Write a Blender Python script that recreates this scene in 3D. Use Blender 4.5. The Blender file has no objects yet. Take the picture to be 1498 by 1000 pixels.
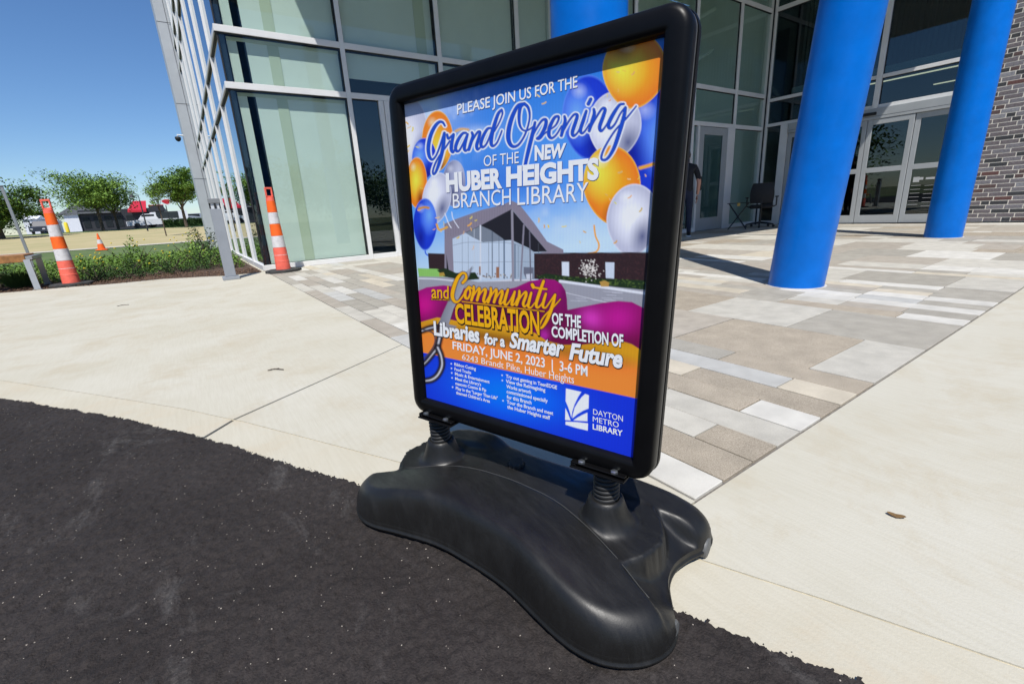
import bpy, math, random
import numpy as np
from mathutils import Vector, Matrix
R = math.radians
scene = bpy.context.scene
col = scene.collection
# ---------------------------------------------------------------- camera (16 mm lens, held low, slightly rolled)
CAMH = .745
cam_data = bpy.data.cameras.new('camera'); cam_data.lens = 16.0; cam_data.sensor_width = 36.0
cam_data.clip_start = .05; cam_data.clip_end = 3000
cam = bpy.data.objects.new('camera', cam_data); col.objects.link(cam); scene.camera = cam
PIT, ROL, YAW = -.28248, -.058197, -.593821
cam.matrix_world = (Matrix.Translation((0, 0, CAMH)) @ Matrix.Rotation(YAW, 4, 'Z') @
                    Matrix.Rotation(math.pi/2 + PIT, 4, 'X') @ Matrix.Rotation(ROL, 4, 'Z'))
# ---------------------------------------------------------------- sky, sun, exposure
SUN_AZ, SUN_EL = R(58), R(58)                 # the way the light travels (from +X towards +Y), and its height
L = Vector((math.cos(SUN_AZ)*math.cos(SUN_EL), math.sin(SUN_AZ)*math.cos(SUN_EL), -math.sin(SUN_EL)))
world = bpy.data.worlds.new('World'); scene.world = world; world.use_nodes = True
wn = world.node_tree; wn.nodes.clear()
sky = wn.nodes.new('ShaderNodeTexSky'); sky.sky_type = 'NISHITA'; sky.sun_disc = False
sky.sun_elevation = SUN_EL; sky.sun_rotation = math.atan2(-L.x, -L.y)
sky.altitude = 200; sky.air_density = 1.0; sky.dust_density = .2; sky.ozone_density = 6.0
bg = wn.nodes.new('ShaderNodeBackground'); bg.inputs[1].default_value = .115
wo = wn.nodes.new('ShaderNodeOutputWorld')
hs = wn.nodes.new('ShaderNodeHueSaturation'); hs.inputs['Saturation'].default_value = 1.12; hs.inputs['Value'].default_value = 1.03; hs.inputs['Hue'].default_value = .504
wn.links.new(sky.outputs[0], hs.inputs['Color']); wn.links.new(hs.outputs[0], bg.inputs[0]); wn.links.new(bg.outputs[0], wo.inputs[0])
sd = bpy.data.lights.new('sun', 'SUN'); sd.energy = 5.0; sd.angle = R(.5); sd.color = (1, .965, .91)
sun = bpy.data.objects.new('sun', sd); col.objects.link(sun)
sun.rotation_euler = L.to_track_quat('-Z', 'Y').to_euler(); sun.location = (-5, -8, 14)
scene.view_settings.view_transform = 'Standard'; scene.view_settings.look = 'None'
scene.view_settings.exposure = 0.06; scene.view_settings.gamma = 1.0
scene.view_settings.use_curve_mapping = False
scene.render.engine = 'CYCLES'
scene.cycles.max_bounces = 8; scene.cycles.transparent_max_bounces = 12; scene.cycles.glossy_bounces = 4

# ---------------------------------------------------------------- materials
def N(nt, t, **kw):
    n = nt.nodes.new(t)
    for k, v in kw.items():
        if k in n.inputs: n.inputs[k].default_value = v
        else: setattr(n, k, v)
    return n
def coords(nt, obj=False):
    tc = N(nt, 'ShaderNodeTexCoord')
    return tc.outputs['Object' if obj else 'Generated']
def mat(name, color, rough=.6, metal=0., spec=.5, var=0., vscale=8., bump=0., bscale=60., coat=0., color2=None, emit=None, estr=0., detail=4.):
    m = bpy.data.materials.new(name); m.use_nodes = True
    nt = m.node_tree; p = nt.nodes['Principled BSDF']
    p.inputs['Base Color'].default_value = (*color, 1); p.inputs['Roughness'].default_value = rough
    p.inputs['Metallic'].default_value = metal; p.inputs['Specular IOR Level'].default_value = spec
    p.inputs['Coat Weight'].default_value = coat
    if emit: p.inputs['Emission Color'].default_value = (*emit, 1); p.inputs['Emission Strength'].default_value = estr
    geo = N(nt, 'ShaderNodeNewGeometry')
    if var or color2:
        c2 = color2 or tuple(max(0, c*(1-var)) for c in color)
        c1 = color if color2 else tuple(min(1, c*(1+var*.6)) for c in color)
        nz = N(nt, 'ShaderNodeTexNoise', Scale=vscale, Detail=detail, Roughness=.65)
        nt.links.new(geo.outputs['Position'], nz.inputs['Vector'])
        rp = N(nt, 'ShaderNodeValToRGB'); e = rp.color_ramp.elements
        e[0].position = .33; e[0].color = (*c2, 1); e[1].position = .67; e[1].color = (*c1, 1)
        nt.links.new(nz.outputs[0], rp.inputs[0]); nt.links.new(rp.outputs[0], p.inputs['Base Color'])
    if bump:
        nz = N(nt, 'ShaderNodeTexNoise', Scale=bscale, Detail=6., Roughness=.7)
        nt.links.new(geo.outputs['Position'], nz.inputs['Vector'])
        b = N(nt, 'ShaderNodeBump', Strength=bump, Distance=.01)
        nt.links.new(nz.outputs[0], b.inputs['Height']); nt.links.new(b.outputs[0], p.inputs['Normal'])
    return m
def glass(name, tint, ior=1.5, add=0.0, rough=0.0):
    """clear sheet: what is behind shows tinted, the world mirrors by Fresnel; the sun passes through"""
    m = bpy.data.materials.new(name); m.use_nodes = True; nt = m.node_tree; nt.nodes.clear()
    out = N(nt, 'ShaderNodeOutputMaterial'); mx = N(nt, 'ShaderNodeMixShader')
    tr = N(nt, 'ShaderNodeBsdfTransparent'); tr.inputs[0].default_value = (*tint, 1)
    gl = N(nt, 'ShaderNodeBsdfGlossy'); gl.inputs['Roughness'].default_value = rough; gl.inputs[0].default_value = (.93, .97, 1, 1)
    ge = N(nt, 'ShaderNodeNewGeometry'); dt = N(nt, 'ShaderNodeVectorMath', operation='DOT_PRODUCT')
    nt.links.new(ge.outputs['Incoming'], dt.inputs[0]); nt.links.new(ge.outputs['Normal'], dt.inputs[1])
    ab = N(nt, 'ShaderNodeMath', operation='ABSOLUTE'); nt.links.new(dt.outputs['Value'], ab.inputs[0])
    om = N(nt, 'ShaderNodeMath', operation='SUBTRACT'); om.inputs[0].default_value = 1; nt.links.new(ab.outputs[0], om.inputs[1])
    pw = N(nt, 'ShaderNodeMath', operation='POWER'); pw.inputs[1].default_value = 5; nt.links.new(om.outputs[0], pw.inputs[0])
    f0 = ((ior-1)/(ior+1))**2
    lw = N(nt, 'ShaderNodeMath', operation='MULTIPLY_ADD'); lw.inputs[1].default_value = 1-f0; lw.inputs[2].default_value = f0; nt.links.new(pw.outputs[0], lw.inputs[0])
    ma = N(nt, 'ShaderNodeMath', operation='ADD'); ma.use_clamp = True; ma.inputs[1].default_value = add
    nt.links.new(lw.outputs[0], ma.inputs[0]); nt.links.new(ma.outputs[0], mx.inputs[0])
    nt.links.new(tr.outputs[0], mx.inputs[1]); nt.links.new(gl.outputs[0], mx.inputs[2]); nt.links.new(mx.outputs[0], out.inputs[0])
    return m

# ---------------------------------------------------------------- object helpers
def tag(o, label=None, cat=None, group=None, kind=None):
    if label: o['label'] = label
    if cat: o['category'] = cat
    if group: o['group'] = group
    if kind: o['kind'] = kind
    return o
def empty(name, loc=(0, 0, 0), rz=0, **kw):
    o = bpy.data.objects.new(name, None); o.empty_display_size = .1; col.objects.link(o)
    o.location = loc; o.rotation_euler = (0, 0, rz); return tag(o, **kw)
class MB:
    """collects shapes, then links them as one mesh object"""
    def __init__(s): s.v = []; s.f = []; s.mi = []
    def add(s, vs, fs, mi=0):
        k = len(s.v); s.v += [tuple(v) for v in vs]; s.f += [tuple(i+k for i in f) for f in fs]; s.mi += [mi]*len(fs); return s
    def box(s, a, b, ch=0., mi=0):
        (x0, y0, z0), (x1, y1, z1) = [tuple(min(p, q) for p, q in zip(a, b)), tuple(max(p, q) for p, q in zip(a, b))]
        c = min(ch, (x1-x0)*.45, (y1-y0)*.45, (z1-z0)*.45)
        if c <= 0:
            vs = [(x, y, z) for z in (z0, z1) for y in (y0, y1) for x in (x0, x1)]
            fs = [(0, 2, 3, 1), (4, 5, 7, 6), (0, 1, 5, 4), (2, 6, 7, 3), (0, 4, 6, 2), (1, 3, 7, 5)]
            return s.add(vs, fs, mi)
        vs = []; idx = {}
        for i, x in enumerate((x0, x1)):
            for j, y in enumerate((y0, y1)):
                for k, z in enumerate((z0, z1)):
                    sx, sy, sz = (1-2*i)*c, (1-2*j)*c, (1-2*k)*c
                    idx[i, j, k] = len(vs)
                    vs += [(x, y+sy, z+sz), (x+sx, y, z+sz), (x+sx, y+sy, z)]
        fs = []
        I = idx
        for i in (0, 1):
            q = [I[i, 0, 0], I[i, 1, 0], I[i, 1, 1], I[i, 0, 1]]; fs.append(tuple(q if i else q[::-1]))
        for j in (0, 1):
            q = [I[0, j, 0]+1, I[1, j, 0]+1, I[1, j, 1]+1, I[0, j, 1]+1]; fs.append(tuple(q[::-1] if j else q))
        for k in (0, 1):
            q = [I[0, 0, k]+2, I[1, 0, k]+2, I[1, 1, k]+2, I[0, 1, k]+2]; fs.append(tuple(q if k else q[::-1]))
        for i in (0, 1):
            for j in (0, 1): fs.append((I[i, j, 0], I[i, j, 1], I[i, j, 1]+1, I[i, j, 0]+1))
        for i in (0, 1):
            for k in (0, 1): fs.append((I[i, 0, k], I[i, 1, k], I[i, 1, k]+2, I[i, 0, k]+2))
        for j in (0, 1):
            for k in (0, 1): fs.append((I[0, j, k]+1, I[1, j, k]+1, I[1, j, k]+2, I[0, j, k]+2))
        for key in idx: fs.append((I[key], I[key]+1, I[key]+2))
        return s.add(vs, fs, mi)
    def prism(s, poly, z0, z1, mi=0, ch=0.):
        """poly: counter-clockwise (x, y) list"""
        n = len(poly); vs = [(x, y, z0) for x, y in poly]+[(x, y, z1) for x, y in poly]
        fs = [tuple(range(n, 2*n)), tuple(reversed(range(n)))]+[(i, (i+1) % n, n+(i+1) % n, n+i) for i in range(n)]
        return s.add(vs, fs, mi)
    def tube(s, pts, r, n=10, cap=True, mi=0):
        pts = [Vector(p) for p in pts]; rs = r if isinstance(r, (list, tuple)) else [r]*len(pts)
        vs = []; prev = None
        for i, p in enumerate(pts):
            t = (pts[min(i+1, len(pts)-1)]-pts[max(i-1, 0)]).normalized()
            if prev is None:
                a = Vector((0, 0, 1)) if abs(t.z) < .9 else Vector((1, 0, 0)); nrm = t.cross(a).normalized()
            else: nrm = (prev-t*prev.dot(t)).normalized()
            prev = nrm; b = t.cross(nrm)
            for k in range(n):
                a = 2*math.pi*k/n; vs.append(p+(nrm*math.cos(a)+b*math.sin(a))*rs[i])
        fs = [(i*n+k, i*n+(k+1) % n, (i+1)*n+(k+1) % n, (i+1)*n+k) for i in range(len(pts)-1) for k in range(n)]
        if cap: fs += [tuple(reversed(range(n))), tuple(range((len(pts)-1)*n, len(pts)*n))]
        return s.add(vs, fs, mi)
    def lathe(s, prof, c=(0, 0, 0), n=24, mi=0, cap=True):
        vs = [(c[0]+r*math.cos(2*math.pi*k/n), c[1]+r*math.sin(2*math.pi*k/n), c[2]+z) for r, z in prof for k in range(n)]
        m = len(prof)
        fs = [(i*n+k, i*n+(k+1) % n, (i+1)*n+(k+1) % n, (i+1)*n+k) for i in range(m-1) for k in range(n)]
        if cap: fs += [tuple(reversed(range(n))), tuple(range((m-1)*n, m*n))]
        return s.add(vs, fs, mi)
    def build(s, name, m, parent=None, smooth=False, **kw):
        me = bpy.data.meshes.new(name); me.from_pydata(s.v, [], s.f)
        for q in (m if isinstance(m, (list, tuple)) else [m]): me.materials.append(q)
        if isinstance(m, (list, tuple)): me.polygons.foreach_set('material_index', s.mi)
        if smooth:
            me.polygons.foreach_set('use_smooth', [True]*len(s.f))
            if smooth is not True: me.set_sharp_from_angle(angle=R(smooth))
        me.update(); o = bpy.data.objects.new(name, me); col.objects.link(o)
        if parent: o.parent = parent
        return tag(o, **kw)
def numesh(name, V, F, m, parent=None, smooth=False, **kw):
    """V (n,3), F (m,3 or 4) arrays"""
    me = bpy.data.meshes.new(name); V = np.asarray(V, np.float32); F = np.asarray(F, np.int32); k = F.shape[1]
    me.vertices.add(len(V)); me.vertices.foreach_set('co', V.ravel())
    me.loops.add(F.size); me.loops.foreach_set('vertex_index', F.ravel())
    me.polygons.add(len(F)); me.polygons.foreach_set('loop_start', np.arange(0, F.size, k, dtype=np.int32))
    me.polygons.foreach_set('loop_total', np.full(len(F), k, np.int32))
    if smooth: me.polygons.foreach_set('use_smooth', np.ones(len(F), bool))
    me.update(calc_edges=True); me.validate()
    me.materials.append(m); o = bpy.data.objects.new(name, me); col.objects.link(o)
    if parent: o.parent = parent
    return tag(o, **kw)
def copy_tree(o, parent=None):
    c = o.copy(); col.objects.link(c); c.parent = parent
    for ch in list(o.children): copy_tree(ch, c)
    return c
def smooth_noise(rng, h, w, cell):
    """bilinear value noise on an h x w grid"""
    gh, gw = int(h/cell)+3, int(w/cell)+3
    g = rng.random((gh, gw)); y = np.arange(h)/cell; x = np.arange(w)/cell
    yi = y.astype(int); xi = x.astype(int); fy = (y-yi)[:, None]; fx = (x-xi)[None]
    fy = fy*fy*(3-2*fy); fx = fx*fx*(3-2*fx)
    a = g[yi][:, xi]; b = g[yi][:, xi+1]; c = g[yi+1][:, xi]; d = g[yi+1][:, xi+1]
    return (a*(1-fx)+b*fx)*(1-fy)+(c*(1-fx)+d*fx)*fy
# ================================================================ GROUND
M = {}
M['grass_far'] = mat('grass far', (.10, .13, .045), .9, var=.35, vscale=1.2, color2=(.16, .16, .06))
M['straw'] = mat('dry straw field', (.48, .39, .21), .95, vscale=.35, color2=(.36, .32, .15), bump=.3, bscale=5)
M['lawn'] = mat('lawn', (.07, .12, .03), .95, vscale=1.5, color2=(.12, .16, .05), bump=.4, bscale=30)
M['mulch'] = mat('brown mulch', (.12, .075, .05), .95, vscale=30, color2=(.05, .032, .022), bump=.9, bscale=60)
M['joint'] = mat('sandy joint', (.22, .205, .18), .95, vscale=40, color2=(.12, .11, .10), bump=.5)
M['sealant'] = mat('dark joint line', (.16, .15, .14), .9, var=.3, vscale=30)
M['groove'] = mat('tooled groove', (.52, .46, .33), .9, var=.25, vscale=12)
def asphalt_mat():
    m = bpy.data.materials.new('dark asphalt'); m.use_nodes = True; nt = m.node_tree; p = nt.nodes['Principled BSDF']
    geo = N(nt, 'ShaderNodeNewGeometry'); P = geo.outputs['Position']
    base = N(nt, 'ShaderNodeTexNoise', Scale=2.2, Detail=5., Roughness=.6); nt.links.new(P, base.inputs['Vector'])
    r1 = N(nt, 'ShaderNodeValToRGB'); r1.color_ramp.elements[0].color = (.0165, .0130, .0118, 1); r1.color_ramp.elements[1].color = (.034, .0285, .0265, 1)
    r1.color_ramp.elements[0].position = .3; r1.color_ramp.elements[1].position = .7
    nt.links.new(base.outputs[0], r1.inputs[0])
    # dusty scuffs
    mp = N(nt, 'ShaderNodeMapping'); mp.inputs['Scale'].default_value = (3.5, 1.6, 1); mp.inputs['Rotation'].default_value = (0, 0, .6)
    nt.links.new(P, mp.inputs[0])
    sc = N(nt, 'ShaderNodeTexNoise', Scale=1.6, Detail=8., Roughness=.72, Distortion=.6); nt.links.new(mp.outputs[0], sc.inputs['Vector'])
    r2 = N(nt, 'ShaderNodeValToRGB'); r2.color_ramp.elements[0].position = .56; r2.color_ramp.elements[1].position = .80
    r2.color_ramp.elements[0].color = (0, 0, 0, 1); r2.color_ramp.elements[1].color = (.48, .48, .48, 1)
    nt.links.new(sc.outputs[0], r2.inputs[0])
    mx = N(nt, 'ShaderNodeMixRGB'); mx.inputs['Color2'].default_value = (.17, .165, .16, 1)
    nt.links.new(r2.outputs[0], mx.inputs['Fac']); nt.links.new(r1.outputs[0], mx.inputs['Color1'])
    # light stone specks
    vo = N(nt, 'ShaderNodeTexVoronoi', Scale=300.); nt.links.new(P, vo.inputs['Vector'])
    sep = N(nt, 'ShaderNodeSeparateColor'); nt.links.new(vo.outputs['Color'], sep.inputs[0])
    g1 = N(nt, 'ShaderNodeMath', operation='GREATER_THAN'); g1.inputs[1].default_value = .9945; nt.links.new(sep.outputs[0], g1.inputs[0])
    g2 = N(nt, 'ShaderNodeMath', operation='LESS_THAN'); g2.inputs[1].default_value = .38; nt.links.new(vo.outputs['Distance'], g2.inputs[0])
    g3 = N(nt, 'ShaderNodeMath', operation='MULTIPLY'); nt.links.new(g1.outputs[0], g3.inputs[0]); nt.links.new(g2.outputs[0], g3.inputs[1])
    # general tone per stone
    vo2 = N(nt, 'ShaderNodeTexVoronoi', Scale=215.); nt.links.new(P, vo2.inputs['Vector']); sep2 = N(nt, 'ShaderNodeSeparateColor'); nt.links.new(vo2.outputs['Color'], sep2.inputs[0])
    mt = N(nt, 'ShaderNodeMixRGB', blend_type='MULTIPLY'); mt.inputs['Fac'].default_value = .75
    r3 = N(nt, 'ShaderNodeValToRGB'); r3.color_ramp.elements[0].color = (.62, .61, .60, 1); r3.color_ramp.elements[1].color = (1.38, 1.34, 1.30, 1)
    nt.links.new(sep2.outputs[1], r3.inputs[0]); nt.links.new(mx.outputs[0], mt.inputs['Color1']); nt.links.new(r3.outputs[0], mt.inputs['Color2'])
    m2 = N(nt, 'ShaderNodeMixRGB'); m2.inputs['Color2'].default_value = (.42, .37, .31, 1)
    nt.links.new(g3.outputs[0], m2.inputs['Fac']); nt.links.new(mt.outputs[0], m2.inputs['Color1']); nt.links.new(m2.outputs[0], p.inputs['Base Color'])
    p.inputs['Roughness'].default_value = .82; p.inputs['Specular IOR Level'].default_value = .35
    bz = N(nt, 'ShaderNodeTexNoise', Scale=260., Detail=4.); nt.links.new(P, bz.inputs['Vector'])
    b = N(nt, 'ShaderNodeBump', Strength=.8, Distance=.004); nt.links.new(bz.outputs[0], b.inputs['Height']); nt.links.new(b.outputs[0], p.inputs['Normal'])
    return m
M['asphalt'] = asphalt_mat()
def concrete_mat(name, c, c2, c3):
    m = bpy.data.materials.new(name); m.use_nodes = True; nt = m.node_tree; p = nt.nodes['Principled BSDF']
    P = N(nt, 'ShaderNodeNewGeometry').outputs['Position']
    n1 = N(nt, 'ShaderNodeTexNoise', Scale=1.3, Detail=7., Roughness=.62); nt.links.new(P, n1.inputs['Vector'])
    r1 = N(nt, 'ShaderNodeValToRGB'); e = r1.color_ramp.elements; e[0].position = .32; e[0].color = (*c2, 1); e[1].position = .62; e[1].color = (*c, 1)
    nt.links.new(n1.outputs[0], r1.inputs[0])
    # brushed streaks
    mp = N(nt, 'ShaderNodeMapping'); mp.inputs['Scale'].default_value = (60, 4, 1); mp.inputs['Rotation'].default_value = (0, 0, .55); nt.links.new(P, mp.inputs[0])
    n2 = N(nt, 'ShaderNodeTexNoise', Scale=1.5, Detail=5., Roughness=.6); nt.links.new(mp.outputs[0], n2.inputs['Vector'])
    r2 = N(nt, 'ShaderNodeValToRGB'); e = r2.color_ramp.elements; e[0].position = .3; e[0].color = (.945, .94, .925, 1); e[1].position = .6; e[1].color = (1, 1, 1, 1)
    nt.links.new(n2.outputs[0], r2.inputs[0])
    mu = N(nt, 'ShaderNodeMixRGB', blend_type='MULTIPLY'); mu.inputs['Fac'].default_value = 1
    nt.links.new(r1.outputs[0], mu.inputs['Color1']); nt.links.new(r2.outputs[0], mu.inputs['Color2'])
    # sparse brown soiling
    n3 = N(nt, 'ShaderNodeTexNoise', Scale=2.3, Detail=9., Roughness=.75, Distortion=.4); nt.links.new(P, n3.inputs['Vector'])
    r3 = N(nt, 'ShaderNodeValToRGB'); e = r3.color_ramp.elements; e[0].position = .49; e[0].color = (0, 0, 0, 1); e[1].position = .70; e[1].color = (.85, .85, .85, 1)
    nt.links.new(n3.outputs[0], r3.inputs[0])
    mx = N(nt, 'ShaderNodeMixRGB'); mx.inputs['Color2'].default_value = (*c3, 1)
    nt.links.new(r3.outputs[0], mx.inputs['Fac']); nt.links.new(mu.outputs[0], mx.inputs['Color1'])
    nt.links.new(mx.outputs[0], p.inputs['Base Color']); p.inputs['Roughness'].default_value = .85; p.inputs['Specular IOR Level'].default_value = .25
    n4 = N(nt, 'ShaderNodeTexNoise', Scale=180., Detail=5.); nt.links.new(P, n4.inputs['Vector'])
    ad = N(nt, 'ShaderNodeMath', operation='ADD'); nt.links.new(n4.outputs[0], ad.inputs[0]); nt.links.new(n2.outputs[0], ad.inputs[1])
    b = N(nt, 'ShaderNodeBump', Strength=.25, Distance=.003); nt.links.new(ad.outputs[0], b.inputs['Height']); nt.links.new(b.outputs[0], p.inputs['Normal'])
    return m
M['concrete'] = concrete_mat('broomed cream concrete', (.535, .51, .43), (.49, .46, .37), (.45, .395, .29))
M['concrete_edge'] = concrete_mat('cream gutter concrete', (.54, .51, .42), (.49, .45, .35), (.50, .42, .30))

# far land: flat near by, rising gently towards the shops
xs = np.concatenate([np.linspace(-1500, -150, 8), np.linspace(-120, 120, 25), np.linspace(150, 1500, 8)])
ys = np.concatenate([np.linspace(-1500, -40, 8), np.linspace(-30, 22, 4), np.linspace(24, 100, 26), np.linspace(130, 2000, 9)])
def land(x, y): return -.05+1.15*min(1., max(0., (y-22)/56.))**1.1
V = [(x, y, land(x, y)) for y in ys for x in xs]; nx = len(xs)
F = [(j*nx+i, j*nx+i+1, (j+1)*nx+i+1, (j+1)*nx+i) for j in range(len(ys)-1) for i in range(nx-1)]
numesh('ground', V, F, M['grass_far'], kind='structure')
def strip(name, m, y0, y1, x0, x1, dz, kind='structure', n=14):
    V = []; F = []
    for j in range(n+1):
        y = y0+(y1-y0)*j/n
        for i in range(9):
            V.append((x0+(x1-x0)*i/8, y, land(0, y)+dz))
    for j in range(n):
        for i in range(8): F.append((j*9+i, j*9+i+1, (j+1)*9+i+1, (j+1)*9+i))
    return numesh(name, V, F, m, kind=kind)
strip('straw_field', M['straw'], 29.5, 70, -60, 60, .02)
strip('lawn', M['lawn'], 16, 28.2, -40, .9, .02, n=6)
strip('footpath', M['concrete'], 28.2, 29.4, -60, 60, .04, n=3)
strip('verge', M['lawn'], 70, 80, -60, 60, .02, n=3)
M['lot'] = mat('car park asphalt', (.28, .27, .25), .9, var=.2, vscale=2)
strip('car_park', M['lot'], 80, 125, -80, 80, .03, n=4)

# kerb line between asphalt and concrete
EDGE = [(-9.5, 14.), (-4.2, 7.6), (-2.0, 4.68), (-.908, 3.142), (-.455, 2.494), (-.097, 1.919), (.256, 1.24), (.43, .84), (.608, .417), (.728, .146), (1.0, -.50), (1.75, -2.6), (4.5, -9.)]
GUT = [(-9.3, 14.25), (-4.25, 7.95), (-2.1, 5.12), (-1.005, 3.573), (-.522, 2.86), (-.167, 2.323), (.03, 1.987), (.253, 1.562), (.416, 1.251), (.59, .86), (.758, .467), (.85, .258), (1.12, -.42), (1.88, -2.55), (4.65, -8.95)]
def at_y(line, y):
    ys_ = [p[1] for p in line][::-1]; xs_ = [p[0] for p in line][::-1]
    return np.interp(y, ys_, xs_)
# asphalt far sheet
poly = [(-60, -60), (EDGE[-1][0]-.02, -60)]+[(x-.015, y) for x, y in EDGE[::-1]]+[(-9.5, 16), (-60, 16)]
b = MB(); b.add([(x, y, -.004) for x, y in poly], [tuple(range(len(poly)))])
b.build('road', M['asphalt'], kind='structure')
# asphalt near sheet with real grain and a ragged rim over the concrete
rng = np.random.default_rng(3)
st = .0052; gx = np.arange(-1.75, 1.02, st); gy = np.arange(-.12, 3.95, st)
h, w = len(gy), len(gx)
z = .0034*smooth_noise(rng, h, w, 1.5)+.0066*smooth_noise(rng, h, w, 2.4)+.003*smooth_noise(rng, h, w, 9)+.004*smooth_noise(rng, h, w, 60)
jx = (rng.random((h, w))-.5)*st*.7; jy = (rng.random((h, w))-.5)*st*.7
X = gx[None]+jx; Y = gy[:, None]+jy; Z = z-.0022
ex = at_y(EDGE, gy)+.006*(smooth_noise(rng, 1, h, 1.3)[0]-.5)*2+.007*(smooth_noise(rng, 1, h, 14)[0]-.5)*2
inside = (X < ex[:, None]) & (X > ex[:, None]-2.6)
# keep only what the frame can show
dep = X*math.sin(-YAW)+Y*math.cos(YAW)
inside &= dep > .05
idx = np.arange(h*w).reshape(h, w)
ok = inside[:-1, :-1] & inside[1:, :-1] & inside[:-1, 1:] & inside[1:, 1:]
F = np.stack([idx[:-1, :-1][ok], idx[:-1, 1:][ok], idx[1:, 1:][ok], idx[1:, :-1][ok]], 1)
used = np.unique(F); re = np.full(h*w, -1); re[used] = np.arange(len(used))
V = np.stack([X.ravel(), Y.ravel(), Z.ravel()], 1)[used]
numesh('asphalt_surface', V, re[F], M['asphalt'], kind='structure')
# loose crumbs along the rim and pale stones on the asphalt
M['crumb'] = mat('asphalt crumb', (.03, .028, .027), .9)
M['stone'] = mat('pale pebble', (.5, .44, .36), .85, var=.4, vscale=30)
rnd = random.Random(5)
def pebbles(name, m, pts, **kw):
    b = MB()
    for x, y, zz, r in pts:
        a = rnd.random()*3; q = [(math.cos(a+k*1.257)*r*rnd.uniform(.7, 1.2), math.sin(a+k*1.257)*r*rnd.uniform(.7, 1.2)) for k in range(5)]
        vs = [(x+u, y+v, zz) for u, v in q]+[(x+u*.6, y+v*.6, zz+r*.8) for u, v in q]
        b.add(vs, [(5, 6, 7, 8, 9)]+[(i, (i+1) % 5, 5+(i+1) % 5, 5+i) for i in range(5)])
    return b.build(name, m, **kw)
pts = []
for i in range(700):
    y = rnd.uniform(-.1, 3.8); x = float(at_y(EDGE, y)); d = rnd.gauss(-.006, .006)
    pts.append((x+d, y, .001, rnd.choice([.001, .0013, .0016, .0022])))
pebbles('asphalt_crumbs', M['crumb'], pts, kind='stuff')
pts = []
for i in range(190):
    y = rnd.uniform(0, 3.4); x = float(at_y(EDGE, y))-rnd.uniform(.01, 1.6)
    pts.append((x, y, .006, rnd.choice([.0005, .0007, .0009, .0009, .0015])))
pebbles('loose_stones', M['stone'], pts, kind='stuff')

# bed line (planting bed front), concrete pads
BED = [(-7.5, 11.2), (-2.6, 9.76), (-2.15, 9.55), (-1.55, 9.42), (-1.1, 9.2), (-.43, 9.1), (.1, 8.72), (.36, 8.5), (.80, 8.40), (.93, 8.50)]
b = MB(); b.add([(x, y, -.018) for x, y in [(EDGE[-1][0], EDGE[-1][1]), (14, -9), (14, .6), (.94, .6), (.94, 8.9)]+BED[::-1]+[(-9.5, 14)]+EDGE[1:-1]], [tuple(range(5+len(BED)+1+len(EDGE)-2))])
b.build('joint_bed', M['sealant'], kind='structure')
def slab(name, poly, m=None, **kw):
    b = MB(); n = len(poly); c = (sum(p[0] for p in poly)/n, sum(p[1] for p in poly)/n)
    b.prism(poly, -.015, 0.0)
    return b.build(name, m or M['concrete'], kind='structure', **kw)
walk = empty('pavement', kind='structure')
def slabp(name, poly, m=None, label=None):
    b = MB(); b.prism(poly, -.015, 0.0); o = b.build(name, m or M['concrete'], walk); 
    if label: o['label'] = label
    return o
g = .003
J0, J1 = (-.160, 1.883), (.930, 2.567)          # the saw cut across the pad
def cut(side):
    return [(x+g*.0, y) for x, y in side]
inL = [p for p in GUT if p[1] > 2.2]; inR = [p for p in GUT if .62 < p[1] < 2.1]
gj = (.003, 2.028)                                # where the saw cut meets the gutter line
slabp('concrete_slab', [(.931, 2.572)]+[(.931, 8.48)]+[(.80, 8.385), (.36, 8.48), (.1, 8.70), (-.43, 9.08), (-1.1, 9.18), (-1.55, 9.40), (-2.15, 9.53), (-2.6, 9.74), (-7.5, 11.18), (-9.2, 14.2)]
      + [(x+g, y) for x, y in inL[1:]]+[(gj[0]-.002, gj[1]+.008)])
slabp('concrete_slab', [(.931, 2.562), (gj[0]+.006, gj[1]-.004)]+[(x+g, y) for x, y in inR]+[(.72, .582), (.931, .582)])
slabp('concrete_slab', [(.72, .576)]+[(x+g, y) for x, y in GUT if y < .5]+[(14, -8.95), (14, .576)])
E1 = [p for p in EDGE if p[1] > 1.93]; E2 = [p for p in EDGE if p[1] < 1.9]; G1 = [p for p in GUT if p[1] > 2.05]; G2 = [p for p in GUT if p[1] < 2.0]
slabp('gutter_strip', [(x+.02-.035, y) for x, y in E1]+[(-.108, 1.925)]+[(gj[0]-.006, gj[1]+.004)]+[(x-g, y) for x, y in G1[::-1]], M['concrete_edge'])
slabp('gutter_strip', [(-.102, 1.908)]+[(x-.015, y) for x, y in E2]+[(x-g, y) for x, y in G2[::-1]]+[(gj[0]+.002, gj[1]-.010)], M['concrete_edge'])
b = MB()                                           # sandy fill in the tooled line
for (x0, y0), (x1, y1) in zip(GUT[2:-2], GUT[3:-1]):
    b.add([(x0-g, y0, -.0035), (x0+g, y0, -.0035), (x1+g, y1, -.0035), (x1-g, y1, -.0035)], [(0, 1, 2, 3)])
b.build('groove_fill', M['groove'], walk)

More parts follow.
